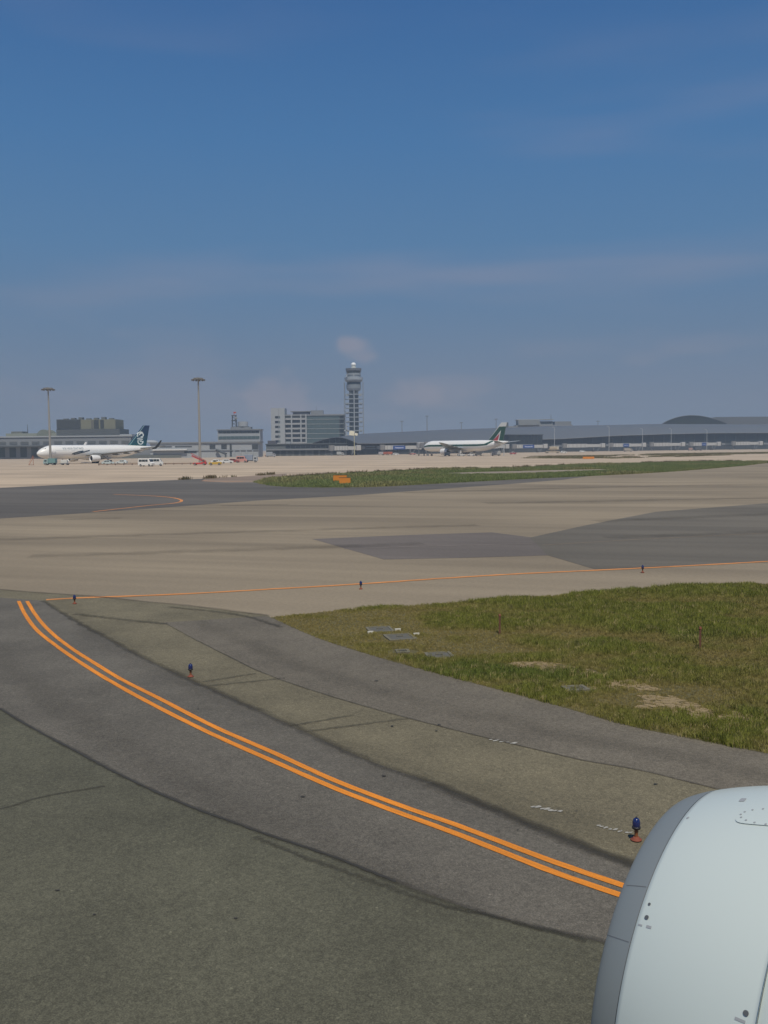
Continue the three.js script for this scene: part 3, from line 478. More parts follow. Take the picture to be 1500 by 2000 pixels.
// v runs round the fuselage from the top to the left side (0.25), belly (0.5) and right side (0.75); u from nose to tail
const skinTeal = canvasTex(2048, 512, (c, w, h) => {
  c.fillStyle = '#eeeeeb'; c.fillRect(0, 0, w, h);
  const Y = (v) => (1 - v) * h;
  for (const m of [1, -1]) {
    const V = (v) => m > 0 ? Y(v) : Y(1 - v);
    c.fillStyle = '#a9adb0'; for (let k = 0; k < 78; k++) if (k % 26 !== 12) c.fillRect(w * (.125 + k * .0093), V(.213) - 4, 8, 7);
    c.fillStyle = '#b9bcbc'; for (const u of [.105, .26, .62, .80]) { c.fillRect(w * u, V(.235) - 26, 2, 52); c.fillRect(w * u + 26, V(.235) - 26, 2, 52); }
    c.strokeStyle = '#2b3a48'; c.lineWidth = 15; c.lineCap = 'round';
    c.beginPath(); c.moveTo(w * .255, V(.300)); c.quadraticCurveTo(w * .29, V(.25), w * .345, V(.236)); c.stroke();
    c.beginPath(); c.moveTo(w * .27, V(.312)); c.quadraticCurveTo(w * .33, V(.27), w * .40, V(.222)); c.stroke();
    c.fillStyle = '#8d989c'; c.font = 'bold 40px sans-serif'; c.textBaseline = 'middle';
    c.save(); if (m > 0) { c.translate(w * .18, V(.165)); } else { c.translate(w * .40, V(.165)); c.scale(-1, -1); } c.fillText('AIR NEW ZEALAND', 0, 0); c.restore();
  }
});
const finTeal = canvasTex(512, 512, (c, w, h) => {
  const g = c.createLinearGradient(0, 0, 0, h); g.addColorStop(0, '#0b2a55'); g.addColorStop(.4, '#053a58'); g.addColorStop(1, '#00565a'); c.fillStyle = g; c.fillRect(0, 0, w, h);
  c.strokeStyle = '#9fc4c4'; c.lineWidth = 12; c.beginPath(); c.moveTo(0, h); c.lineTo(w * .76, 0); c.stroke();
  c.strokeStyle = '#dfe9e9'; c.lineCap = 'round'; c.lineWidth = 26;
  c.beginPath(); c.arc(w * .62, h * .43, w * .085, Math.PI * .55, -Math.PI * .9, true); c.arc(w * .59, h * .45, w * .15, -Math.PI * .35, Math.PI * .9, true); c.stroke();
  c.lineWidth = 20; c.beginPath(); c.moveTo(w * .44, h * .6); c.lineTo(w * .68, h * .56); c.moveTo(w * .45, h * .67); c.lineTo(w * .66, h * .64); c.stroke();
  c.lineWidth = 24; c.beginPath(); c.arc(w * .57, h * .74, w * .115, Math.PI * 1.05, 0, true); c.arc(w * .6, h * .76, w * .05, 0, -Math.PI * .8, true); c.stroke();
});
airliner('airliner', 'white airliner with dark teal curl on its tail, parked at the left', [-135.5, 0, -362], .887, {
  L: 54.3, r: 2.75, cy: 4.75, nose: 7.2, ts: 36, skin: skinTeal, wingColor: [.24, .25, .25], winglet: true, wingletMat: std([.02, .035, .05], .4), wingletInner: std([.7, .7, .69], .4), dihedral: .075,
  wing: { x0: 18.4, span: 50.5, root: 9.6, kink: 7.0, tip: 2.4, sweep: .67 }, ez: 7.9, er: 1.32, eshift: 2.6, stab: { x: 46.6, y: 5.9, root: 5.6, tip: 1.9, span: 18.6 },
  gearX: 29.2, gearZ: 4.6, bogie: .75, axles: [-1, 1], noseGear: 7.1,
  fin: { label: 'dark teal fin with a white curled emblem', tex: finTeal, outline: [[42.0, 6.9], [50.4, 15.75], [53.4, 15.75], [51.2, 6.4]] },
});
const skinGreen = canvasTex(2048, 512, (c, w, h) => {
  c.fillStyle = '#efefec'; c.fillRect(0, 0, w, h); const Y = (v) => (1 - v) * h;
  for (const m of [1, -1]) {
    const V = (v) => m > 0 ? Y(v) : Y(1 - v);
    c.fillStyle = '#1f4a35'; c.beginPath(); c.moveTo(0, V(.205)); c.lineTo(w * .765, V(.205)); c.lineTo(w * .80, V(.15)); c.lineTo(w * .83, V(.06)); c.lineTo(w * .872, V(.06)); c.lineTo(w * .835, V(.17)); c.lineTo(w * .79, V(.262)); c.lineTo(0, V(.262)); c.fill();
    c.fillStyle = '#15281f'; for (let k = 0; k < 84; k++) c.fillRect(w * (.11 + k * .0082), V(.228) - 3, 6, 6);
    c.fillStyle = '#9a9c98'; for (const u of [.09, .30, .52, .71]) { c.fillRect(w * u, V(.235) - 30, 2, 60); c.fillRect(w * u + 24, V(.235) - 30, 2, 60); }
  }
});
const finGreen = canvasTex(512, 512, (c, w, h) => {
  c.fillStyle = '#d9dbd8'; c.fillRect(0, 0, w, h);
  const p = (l, col) => { c.fillStyle = col; c.beginPath(); l.forEach(([x, y], i) => c[i ? 'lineTo' : 'moveTo'](x * w, (1 - y) * h)); c.fill(); };
  p([[-.05, 0], [.62, .80], [.98, .80], [.80, -.02], [.58, -.02], [.72, .62], [.20, -.02]], '#1d4a36');
  p([[.20, 0], [.52, 0], [.64, .44]], '#b3232f');
});
airliner('airliner', 'white airliner with green stripe and red triangle on its tail, at the terminal', [24.6, 0, -560], -.785, {
  L: 63.7, r: 3.25, cy: 5.7, nose: 8, ts: 43, skin: skinGreen, wingColor: [.30, .32, .31],
  wing: { x0: 19.5, span: 60.9, root: 12.5, kink: 9.2, tip: 2.6, sweep: .63 }, ez: 9.6, er: 1.75, stab: { x: 54.2, y: 7.2, root: 6.6, tip: 2.3, span: 21.5 },
  gearX: 33.6, gearZ: 5.5, bogie: 1.4, axles: [-1, 0, 1], noseGear: 6.2,
  fin: { label: 'white fin with green stroke and red triangle', tex: finGreen, outline: [[49.5, 8.4], [58.8, 18.4], [62.3, 18.4], [59.6, 7.8]] },
});

// ---------------------------------------------------------------- floodlight masts
const STEELP = std([.32, .31, .285], .7, .1), LAMPG = std([.14, .135, .13], .6);
function mast(x, z, h, w, label, group, color = STEELP, detail = true) {
  const dark = std(color.color.toArray().map((v) => v * .55), .8), t = thing('floodlight_mast', label, 'light mast', [x, 0, z], 0, group), s = h / 30;
  part('pole', new THREE.CylinderGeometry(.24 * s, .52 * s, h - .6, 12).translate(0, (h - .6) / 2, 0), color, t);
  part('foundation', cyl(1.0 * s, .9 * s, .5, 0, 0, 0, 12), std([.35, .33, .30], .9), t);
  const ring = part('head_frame', new THREE.TorusGeometry(w * .42, .11, 6, 24).rotateX(Math.PI / 2).translate(0, h - .55, 0), color, t);
  part('spokes', merge([0, 1, 2, 3].map((k) => bar([Math.cos(k * .785) * -w * .45, h - .6, Math.sin(k * .785) * -w * .45], [Math.cos(k * .785) * w * .45, h - .6, Math.sin(k * .785) * w * .45], .09))), color, ring);
  part('crown', new THREE.LatheGeometry([[0, h + .1], [.35 * w, h - .15], [.36 * w, h - .3], [0, h - .25]].map((p) => new THREE.Vector2(...p)), 20), dark, t);
  if (detail) for (let k = 0; k < 12; k++) { const a = k / 12 * 6.283; part('floodlight', new RoundedBoxGeometry(.62, .5, .42, 1, .06).rotateX(.5).rotateY(Math.PI / 2 - a).translate(Math.cos(a) * w * .46, h - .82, Math.sin(a) * w * .46), LAMPG, t); }
  return t;
}
mast(-125.9, -350, 29.0, 5.0, 'tall floodlight mast in front of the left airliner nose', 'apron floodlight masts');
mast(-63.4, -320, 29.8, 4.7, 'tallest floodlight mast, standing over the red loader', 'apron floodlight masts');
for (const [u, x, y, l] of [[785, 21.4, 35.4, 'far light mast nearest the control tower'], [834, 49.8, 40.9, 'far light mast behind the nose of the green striped airliner'], [901, 88.6, 33, 'far light mast behind the green striped airliner'], [969, 128, 36.6, 'far light mast behind the red and green tail'], [1168, 243.3, 33.1, 'far light mast above the terminal roof, right of the rooftop block']]) mast(x, -1050, y, 5.2, l, 'far masts behind the terminal', std([.22, .22, .22], .6), false);
for (const [x, z, h, l] of [[146, -790, 20.5, 'slim bent lamp post beside the beige loader'], [195, -800, 21, 'slim lamp post second from the beige loader'], [228, -815, 19, 'slim lamp post third from the beige loader'], [258, -830, 19, 'slim lamp post below the left end of the dark arched gable'], [297, -850, 18, 'slim lamp post below the right end of the dark arched gable'], [64.5, -495, 5.6, 'short white post behind the green striped airliner tail']]) {
  const t = thing('lamp_post', l, 'lamp post', [x, 0, z], 0, 'slim lamp posts along the terminal');
  part('pole', cyl(.22, .16, h, 0, 0, 0, 8), std([.50, .52, .52], .5), t);
  part('arm', new THREE.TubeGeometry(new THREE.QuadraticBezierCurve3(new THREE.Vector3(0, h - .3, 0), new THREE.Vector3(-.3, h + .8, 0), new THREE.Vector3(-2.4, h + .9, 0)), 8, .12, 6), std([.50, .52, .52], .5), t);
  part('lamp_head', new RoundedBoxGeometry(1.1, .22, .5, 1, .06).translate(-2.7, h + .85, 0), LAMPG, t);
}
{
  const t = thing('apron_floodlight', 'cream floodlight panels on a yellow post below the control tower', 'floodlight', [-20.0, 0, -640], .1);
  part('pole', cyl(.32, .24, 15.2, 0, 0, 0, 10), std([.48, .46, .30], .6), t);
  part('panel', new RoundedBoxGeometry(3.4, 3.0, .5, 2, .1).rotateZ(-.12).translate(-1.7, 15.4, .2), std([.80, .76, .60], .5), t, 'large cream panel');
  part('panel', new RoundedBoxGeometry(1.9, 1.7, .5, 2, .1).rotateZ(-.35).translate(1.4, 14.6, .1), std([.80, .76, .60], .5), t, 'small cream panel');
  part('bracket', bb(-2.8, 2.0, 14.3, 14.5, -.2, -.05), std([.4, .38, .28], .6), t);
}

// ---------------------------------------------------------------- buildings
const GL = new THREE.MeshStandardMaterial({ color: new THREE.Color().setRGB(.022, .030, .040), roughness: .3 });
const GLG = new THREE.MeshStandardMaterial({ color: new THREE.Color().setRGB(.085, .125, .135), roughness: .25 });
const WALL = std([.225, .24, .255], .85), WALLD = std([.088, .10, .108], .85), WALLW = std([.35, .375, .395], .85), BEIGE = std([.19, .195, .145], .85), ROOFG = std([.14, .15, .15], .8);
const building = (name, label, x, z) => thing(name, label, 'building', [x, 0, z]);
const grid = (t, nx, ny, x0, x1, y0, y1, z, mat, gapx = .18, gapy = .3, name = 'window', d = .12) => { const w = (x1 - x0) / nx, h = (y1 - y0) / ny, geo = bb(-w / 2 + gapx, w / 2 - gapx, -h / 2 + gapy, h / 2 - gapy, -d, d); for (let i = 0; i < nx; i++) for (let j = 0; j < ny; j++) part(name, geo, mat, t).position.set(x0 + w * (i + .5), y0 + h * (j + .5), z); };

{ // the long low block at the left, with its stepped upper storeys
  const t = building('cargo_building', 'long grey building with stepped louvred upper storeys behind the left airliner', -207, -650);
  part('wall', bb(-80, 30, 0, 15, -30, 0), WALL, t); part('parapet', bb(-81, 31, 15, 15.9, -31, .6), WALLW, t);
  part('upper_wall', bb(-22.8, 21.7, 15.9, 20.4, -26, -2), WALLD, t); part('louvre_block', bb(-22.8, -6, 20.4, 27.4, -24, -3), std([.075, .09, .10], .8), t, 'dark louvred block'); part('plant_room', bb(-5.98, 18.5, 20.4, 27.2, -24, -3.4), BEIGE, t, 'beige plant room');
  for (let k = 0; k < 9; k++) part('louvre', bb(-22.6, -6.2, 20.9 + k * .72, 21.2 + k * .72, -3, -2.7), std([.11, .125, .135], .7), t);
  for (const [a, b] of [[3.2, 6.8], [7.9, 10.4]]) part('window', bb(a, b, 20.9, 26.8, -3.5, -3.2), std([.05, .06, .065], .4), t, 'tall dark opening');
  part('window', bb(1.5, 2.6, 20.9, 26.6, -3.5, -3.25), std([.12, .12, .11], .5), t);
  for (let k = 0; k < 7; k++) part('rooftop_unit', bb(-21 + k * 5.4, -18.2 + k * 5.4, 27.4, 28.3 + (k % 3) * .4, -16, -12), ROOFG, t);
  grid(t, 14, 1, -80, 30, 9.6, 12.6, .08, std([.12, .13, .135], .5), 1.2, .5); grid(t, 12, 1, -80, 12, 1.0, 8.2, .08, std([.055, .07, .07], .6), 1.6, .2, 'loading_door');
  part('canopy', bb(-80, 14, 8.5, 9.3, 0.2, 5), WALLD, t); part('stair_tower', bb(22, 30.4, 15.9, 16.6, -14, -1), WALLW, t); part('side_wall', bb(30.02, 34, 0, 14, -24, -2), WALLW, t);
  part('low_roof', bb(-60, -24, 15.9, 18.0, -22, -6), std([.24, .26, .22], .8), t); part('barrel_roof', new THREE.CylinderGeometry(5, 5, 14, 24, 1, false, 0, Math.PI).rotateX(-Math.PI / 2).rotateZ(Math.PI / 2).translate(-33, 15.5, -12), std([.17, .19, .16], .8), t, 'rounded vault roof'); part('roof_hut', bb(-57, -49, 18, 19.4, -18, -8), std([.15, .16, .15], .8), t);
  part('roof_mast', cyl(.3, .12, 6.5, -46, 17.9, -10, 6), WALLD, t);
}
{ // low pier building between the left airliner and the white block
  const t = building('pier_building', 'low pale pier building with dark square windows behind the red loader', -115, -600);
  part('wall', bb(-36, 34, 0, 9.4, -18, 0), WALLW, t); part('roof', bb(-37, 35, 9.4, 10.2, -19, .8), WALL, t);
  part('lower_roof', bb(-62, -36.02, 0, 7.6, -16, -1), WALL, t); part('roof_vault', new THREE.SphereGeometry(1, 20, 10, 0, 6.283, 0, Math.PI / 2).scale(5, 1.6, 4).translate(-38, 10.2, -9), WALLW, t);
  for (const [a, b, y0, y1] of [[2.5, 6.2, 5.4, 8.4], [10, 13.6, 5.4, 8.4], [33.96 - 4, 33.9, 5, 8.2], [-20, -9, 6.8, 7.6], [-14, -6, 3.0, 4.4], [-30, -22, 6.8, 7.6], [15.5, 16.8, .5, 8.6]]) part('window', bb(a, b, y0, y1, -.05, .1), std([.055, .065, .075], .4), t);
  part('awning', bb(-34, -12, 4.9, 5.6, .1, 2.2), std([.75, .75, .73], .5), t, 'bright white awning'); part('gutter', bb(-36, 34, 4.4, 4.7, .1, .5), WALL, t); part('dark_base', bb(-62, -16, 0, 2.2, .12, .6), std([.14, .15, .14], .8), t);
  for (let k = 0; k < 4; k++) part('pillar', bb(18 + k * 4, 18.7 + k * 4, 0, 4.4, .2, .9), WALLW, t);
  part('gangway', merge([bar([7, 5, 1], [14, 2.2, 6], .9, 4)]), WALLD, t); part('gangway_leg', bb(13.2, 14.2, 0, 3, 5.4, 6.4), WALLD, t);
}
{ // banded operations block with a water tank and a lattice mast on top
  const t = building('operations_block', 'small banded building carrying a white tank and a red tipped lattice mast', -99.6, -640);
  part('wall', bb(-14.7, 14.6, 0, 18.4, -14, 0), WALLW, t); part('roof_slab', bb(-15.3, 15.2, 18.4, 19.0, -14.6, .6), WALL, t);
  for (const [y0, y1, m] of [[16.4, 17.7, GL], [12.2, 14.2, GLG], [9.6, 10.6, GLG]]) grid(t, 10, 1, -14.2, 14.2, y0, y1, .1, m, .06, .02);
  part('roof_house', bb(-6, 8, 19, 20.6, -10, -2), WALL, t);
  const tank = part('water_tank', new THREE.CylinderGeometry(3.6, 3.6, 3.4, 24).translate(2, 22.6, -6), WALLW, t, 'white round tank'); part('tank_rim', new THREE.TorusGeometry(4.3, .16, 6, 24).rotateX(Math.PI / 2).translate(2, 20.8, -6), WALLD, tank); part('tank_lid', new THREE.SphereGeometry(3.6, 20, 6, 0, 6.283, 0, .5).scale(1, .4, 1).translate(2, 23.05, -6), WALL, tank);
  const lm = part('lattice_mast', merge([...[[-1.5, -1.5], [1.5, -1.5], [1.5, 1.5], [-1.5, 1.5]].map(([a, b]) => bar([-4 + a, 19, -6 + b], [-4 + a * .8, 28.5, -6 + b * .8], .2, 5)), ...[0, 1, 2, 3].flatMap((k) => [bar([-5.5, 19.5 + k * 2.4, -4.5], [-2.6, 21.6 + k * 2.2, -4.5], .12, 4), bar([-2.6, 19.5 + k * 2.4, -4.6], [-5.5, 21.6 + k * 2.2, -4.6], .12, 4)]), bb(-5.8, -2.2, 24.8, 25.3, -7.8, -4.2), bb(-5.6, -2.4, 28.4, 28.9, -7.6, -4.4)]), WALLD, t);
  part('antenna_dish', new THREE.SphereGeometry(1, 14, 8, 0, 6.283, 0, 1.2).rotateX(Math.PI / 2).scale(1.1, 1.1, .6).translate(-2.6, 26.6, -4.4), WALL, lm); part('mast_tip', merge([bar([-4, 28.9, -6], [-4, 31, -6], .18, 5), bb(-4.4, -2.6, 30.2, 31.2, -6.2, -5.8)]), std([.45, .09, .07], .6), lm, 'red tip');
}
{ // white stair block and glazed office block under the tower
  const t = building('office_block', 'white stair block and glazed six storey office block left of the control tower', -65, -800);
  part('stair_block', bb(-31.4, -19.5, 0, 40.2, -16, 2), WALLW, t, 'tall white concrete stair block'); part('stair_joint', bb(-25.0, -24.7, 3, 40, 2, 2.08), WALL, t);
  for (let k = 0; k < 6; k++) { part('stair_window', bb(-27.9, -24.9, 10.6 + k * 4.15, 12.6 + k * 4.15, 1.9, 2.1), GL, t); part('stair_window', bb(-24.5, -23.6, 10.6 + k * 4.15, 12.6 + k * 4.15, 1.9, 2.1), GLG, t); }
  part('wall', bb(-19.48, 31.3, 0, 33.4, -18, 0), WALLD, t); part('cornice', bb(-19.48, 31.8, 33.4, 34.6, -18.5, .7), WALL, t);
  for (const x of [-13.8, -5.8, -1.4]) part('column', bb(x - .55, x + .55, 0, 34.6, .72, 1.5), WALLW, t);
  for (let k = 0; k < 7; k++) { const y = 5.4 + k * 4.1; part('floor_band', bb(-19.3, -1.9, y, y + 1.5, .02, .6), std([.36, .37, .38], .8), t); part('floor_band', bb(-.8, 31.2, y + .1, y + .55, .02, .4), std([.30, .34, .35], .7), t); }
  for (let k = 0; k < 7; k++) { const y = 5.4 + k * 4.1; for (const [a, b] of [[-19.2, -14.5], [-13.1, -6.5], [-5.1, -2.1]]) part('window', bb(a, b, y - 2.4, y - .05, .0, .15), GL, t); for (let q = 0; q < 8; q++) part('glass_panel', bb(-.7 + q * 3.5, 2.65 + q * 3.5, y + .6, y + 4.05, .02, .2), GLG, t); part('window', bb(27.6, 31, y + .8, y + 3.6, .02, .25), GL, t); }
  part('penthouse', bb(-13, 1.2, 34.6, 37, -14, -3), std([.12, .12, .14], .7), t, 'dark penthouse'); part('penthouse_roof', bb(-15, 2, 37, 37.6, -15, -2), WALL, t); part('rooftop_plant', bb(2.5, 13, 34.6, 38.2, -14, -5), WALL, t); part('roof_aerial', cyl(.15, .08, 4, 7, 38.2, -8, 6), WALLD, t); part('side_balcony', bb(31.3, 34, 20, 21, -6, 1), WALLW, t); part('side_balcony', bb(31.3, 34, 12, 13, -6, 1), WALLW, t); part('side_column', bb(33.2, 34, 4, 26, .2, 1.0), WALLW, t);
}
{ // control tower
  const t = thing('control_tower', 'tall control tower with glazed cab and white radome on top', 'tower', [-27.2, 0, -870]);
  const lat = std([.27, .31, .35], .6), CON = std([.33, .37, .41], .75), oct = (r0, r1, y0, y1, m, n = 'band', seg = 16, lab) => part(n, new THREE.CylinderGeometry(r1, r0, y1 - y0, seg).rotateY(Math.PI / seg).translate(0, (y0 + y1) / 2, 0), m, t, lab);
  part('shaft', bb(-4.4, 4.2, 0, 59, -9, -.2), WALLD, t);
  for (let k = 0; k < 13; k++) { const y = 4.1 + k * 4.25; part('floor_slab', bb(-4.9, 4.7, y, y + .75, -9.4, .35), CON, t); if (k < 12) for (const [a, b] of [[-4.3, -.55], [.85, 4.1]]) part('window', bb(a, b, y + .95, y + 4.05, -.3, 0), GL, t); for (const s of [-1, 1]) { part('tie_beam', bb(s > 0 ? 4.72 : -8.6, s > 0 ? 8.6 : -4.92, y + .1, y + .5, -.3, .1), lat, t); part('tie_beam', bb(s > 0 ? 4.72 : -8.6, s > 0 ? 8.6 : -4.92, y + .1, y + .5, -9, -8.6), lat, t); } }
  part('front_column', cyl(.62, .5, 67, .25, 0, .9, 10), CON, t);
  for (const s of [-1, 1]) for (const z of [0, -9]) part('outer_column', cyl(.42, .36, 67, s * 8.7, 0, z, 8), lat, t);
  for (let k = 0; k < 6; k++) for (const s of [-1, 1]) part('side_landing', bb(s * 6.3 - 1.2, s * 6.3 + 1.2, 12 + k * 8.4, 14.2 + k * 8.4, -7, -3), CON, t);
  const grp = (f) => { const n0 = t.children.length; f(); for (const c of t.children.slice(n0)) c.position.z = -4.5; };
  grp(() => {
    oct(6.0, 7.0, 59, 61, CON, 'lower_flare'); oct(7.0, 7.0, 61, 64.6, std([.21, .24, .27], .75), 'service_level', 16); oct(6.6, 6.6, 64.6, 67.2, GL, 'window_band', 16); oct(7.4, 8.7, 67.2, 68.9, CON, 'balcony_flare'); oct(8.7, 8.7, 68.9, 71.4, CON, 'balcony'); oct(6.6, 6.7, 71.4, 75.2, std([.28, .315, .345], .7), 'cab_base'); oct(6.9, 6.9, 73.0, 73.3, WALLD, 'cab_rail');
    oct(6.3, 7.1, 75.2, 77.5, GL, 'cab_glass', 12, 'dark glazed control cab'); oct(7.3, 7.6, 77.5, 79.7, std([.15, .165, .195], .75), 'cab_roof'); oct(2.4, 2.2, 79.7, 81.6, std([.62, .66, .60], .6), 'radome_base', 20);
    part('radome', new THREE.SphereGeometry(2.35, 24, 16).scale(1, .88, 1).translate(0, 83.3, 0), std([.85, .87, .85], .5), t, 'white radome');
    for (let k = 0; k < 12; k++) { const a = k / 12 * 6.283 + .13; part('cab_mullion', bar([Math.cos(a) * 6.35, 75.2, Math.sin(a) * 6.35], [Math.cos(a) * 7.15, 77.5, Math.sin(a) * 7.15], .09, 4), WALLD, t); }
    for (const [a, y] of [[-6.2, 71.4], [.3, 71.4]]) part('lamp_unit', bb(a - .5, a + .5, y, y + 2.4, 6.7, 7.4), WALLW, t);
  });
}
{ // terminal pier: long swelling roof over dark glass, its near end a glazed arch
  const t = building('terminal', 'long terminal pier with swelling grey metal roof over dark glass', 0, 0);
  const st = [[-19.4, -681, 12.9, 8.6], [-3.3, -700, 15.5, 8.5], [30, -730, 17.2, 9.2], [63.4, -757, 19.0, 9.9], [109.8, -790, 20.6, 10.4], [159.3, -820, 22.6, 11.6], [210.8, -845, 23.3, 14.0], [264.2, -867, 24.4, 15.3], [318.6, -885, 24.3, 16.0], [373.8, -900, 23.8, 15.9], [450, -918, 23.5, 15.6], [560, -938, 23, 15]];
  const NX = [], NZ = []; st.forEach(([x, z], i) => { const a = st[Math.max(0, i - 1)], b = st[Math.min(st.length - 1, i + 1)], dx = b[0] - a[0], dz = b[1] - a[1], l = Math.hypot(dx, dz); NX.push(dz / l); NZ.push(-dx / l); });   // away from the apron
  const W = 52, M = 24, pos = [], idx = [], arc = (i, k) => { const [x, z, top, low] = st[i], f = k / M, d = f * W, D = Math.hypot(x, z), tt = 5 + (top - 5) * (1 + 17 / D); const y = f < .36 ? low + (tt - low) * Math.sin(Math.min(1, f / .36) * Math.PI / 2) : lerp(tt, low * .8, Math.pow((f - .36) / .64, 1.9)); return [x + NX[i] * d, y, z + NZ[i] * d]; };
  st.forEach((s, i) => { for (let k = 0; k <= M; k++) pos.push(...arc(i, k)); });
  for (let i = 0; i < st.length - 1; i++) for (let k = 0; k < M; k++) { const a = i * (M + 1) + k, b = a + 1, c = a + M + 1, d = c + 1; idx.push(a, c, b, b, c, d); }
  const g = new THREE.BufferGeometry(); g.setAttribute('position', new THREE.Float32BufferAttribute(pos, 3)); g.setIndex(idx); g.computeVertexNormals();
  const roof = part('roof', g, new THREE.MeshStandardMaterial({ color: new THREE.Color().setRGB(.120, .137, .165), roughness: .6, metalness: .2, side: THREE.DoubleSide }), t);
  const eave = (i) => { const [x, z, , low] = st[i]; return new THREE.Vector3(x, low - .1, z); };
  part('eave', merge(st.slice(0, -1).map((_, i) => bar(eave(i).toArray(), eave(i + 1).toArray(), .45, 6))), std([.16, .17, .19], .7), roof);
  part('ridge', merge(st.slice(0, -1).map((_, i) => bar(arc(i, 9).map((v, q) => q === 1 ? v + .1 : v), arc(i + 1, 9).map((v, q) => q === 1 ? v + .1 : v), .28, 5))), std([.16, .17, .20], .7), roof);
  // glass under the eave, bay by bay, and the dark ground storey
  for (let i = 0; i < st.length - 1; i++) {
    const A0 = st[i], B0 = st[i + 1], len = Math.hypot(B0[0] - A0[0], B0[1] - A0[1]), n = Math.max(1, Math.round(len / 11)), ang = -Math.atan2(B0[1] - A0[1], B0[0] - A0[0]);
    for (let k = 0; k < n; k++) {
      const f = (k + .5) / n, x = lerp(A0[0], B0[0], f) + NX[i] * 3, z = lerp(A0[1], B0[1], f) + NZ[i] * 3, low = Math.min(lerp(A0[3], B0[3], f), 99), w = len / n;
      const put = (nm, geo, m) => { const q = part(nm, geo, m, t); q.position.set(x, 0, z); q.rotation.y = ang; return q; };
      put('glass_panel', bb(-w / 2 + .25, w / 2 - .25, 6.3, low + .6, -.2, .2), GL); put('mullion', bb(w / 2 - .22, w / 2 + .22, 0, low + .6, -.3, .45), WALLD);
      put('concourse_band', bb(-w / 2, w / 2 - .24, 4.6, 6.2, -.3, .5), k % 2 ? WALLD : WALL); put('ground_storey', bb(-w / 2, w / 2 - .24, 0, 4.5, -.4, .1), std([.055, .065, .075], .7));
    }
  }
  // the glazed arched end towards the tower
  const d = new THREE.Vector3(NX[0], 0, NZ[0]), pts = []; for (let k = 0; k <= M; k++) { const q = arc(0, k); pts.push(new THREE.Vector2(k / M * W, q[1] - .25)); }
  const gs = new THREE.Shape([new THREE.Vector2(0, 0), ...pts, new THREE.Vector2(W, 0)]), gab = part('gable_glass', new THREE.ExtrudeGeometry(gs, { depth: .4, bevelEnabled: false }), std([.014, .019, .026], .6), t, 'dark glazed arched end wall');
  gab.position.set(st[0][0], 0, st[0][1]); gab.rotation.y = -Math.atan2(d.z, d.x);
  for (let k = 1; k < 9; k++) { const q = arc(0, k * M / 9 | 0); part('gable_mullion', bar([q[0] + .3, 0, q[2] + .5], [q[0] + .3, q[1] - .4, q[2] + .5], .16, 4), WALLD, t); }
  part('gable_rim', merge(pts.slice(0, -1).map((p, k) => bar(arc(0, k), arc(0, k + 1), .4, 5))), std([.09, .095, .11], .7), t);
}
{ // projecting dark glazed bay, low annexes in front of the pier
  const t = thing('glazed_bay', 'dark glazed bay projecting under the terminal roof right of the tail', 'building', [121, 0, -783], .56);
  part('glass_wall', bb(-19, 18, 6, 14.6, -9, 0), GL, t); part('roof_slab', bb(-19.6, 18.6, 14.6, 15.2, -9.5, .6), WALLD, t); part('base', bb(-18.9, 17.9, 0, 5.98, -8.8, -.2), std([.07, .08, .09], .7), t); for (let k = 0; k < 8; k++) part('mullion', bb(-17 + k * 4.8, -16.8 + k * 4.8, 6, 14.6, 0, .2), WALLD, t);
  const a = building('apron_annex', 'dark low annex with service yard in front of the arched terminal end', -47, -672);
  part('wall', bb(-38, 20, 0, 8.2, -10, 0), std([.13, .145, .15], .8), a); part('roof', bb(-38.5, 20.5, 8.2, 8.9, -10.5, .7), WALLD, a); grid(a, 12, 1, -24, 20, 5.4, 7.6, .08, GL, .15, .1); part('fascia', bb(-38, 20, 4.1, 5.2, .05, 1.6), WALL, a); for (let k = 0; k < 12; k++) part('bay_door', bb(-36.5 + k * 4.7, -33.2 + k * 4.7, .2, 3.8, -.05, .12), k % 3 ? std([.05, .06, .065], .7) : WALLD, a); part('corner_tower', bb(-37, -31, 8.9, 11.2, -8, -1), std([.10, .10, .12], .7), a); part('roof_unit', bb(-24, -20.5, 8.9, 10.4, -7, -3), WALLW, a);
}
{ // central hall: long roof with a dark lens shaped gable
  const t = building('terminal_hall', 'tall central hall with dark arched gable rising behind the terminal roof', 336, -1000);
  const top = []; for (let k = 0; k <= 24; k++) { const f = k / 24, y = 27.3 + 9.0 * Math.pow(Math.sin(Math.PI * Math.pow(f, .86)), .9); top.push(new THREE.Vector2(-34.5 + 69 * f, y)); }
  part('gable_glass', new THREE.ExtrudeGeometry(new THREE.Shape([new THREE.Vector2(-34.5, 20), ...top, new THREE.Vector2(34.5, 20)]), { depth: 6, bevelEnabled: false }).translate(0, 0, -6), std([.018, .026, .028], .6), t, 'dark arched gable');
  part('roof_edge', merge(top.slice(0, -1).map((p, k) => bar([p.x, p.y + .2, .2], [top[k + 1].x, top[k + 1].y + .2, .2], .35, 5))), std([.12, .13, .14], .7), t);
  const l = [new THREE.Vector2(20, 0), new THREE.Vector2(20, 33.5)]; for (let k = 0; k <= 10; k++) l.push(new THREE.Vector2(26 + k * 26, 34.8 - Math.pow(k / 10, 2) * 3)); l.push(new THREE.Vector2(290, 0)); part('roof', new THREE.ExtrudeGeometry(new THREE.Shape(l), { depth: 70, bevelEnabled: false }).translate(0, 0, -78), std([.15, .16, .175], .6, .2), t); part('wall', bb(-34, 19.9, 0, 19.9, -60, -.5), WALLD, t);
}
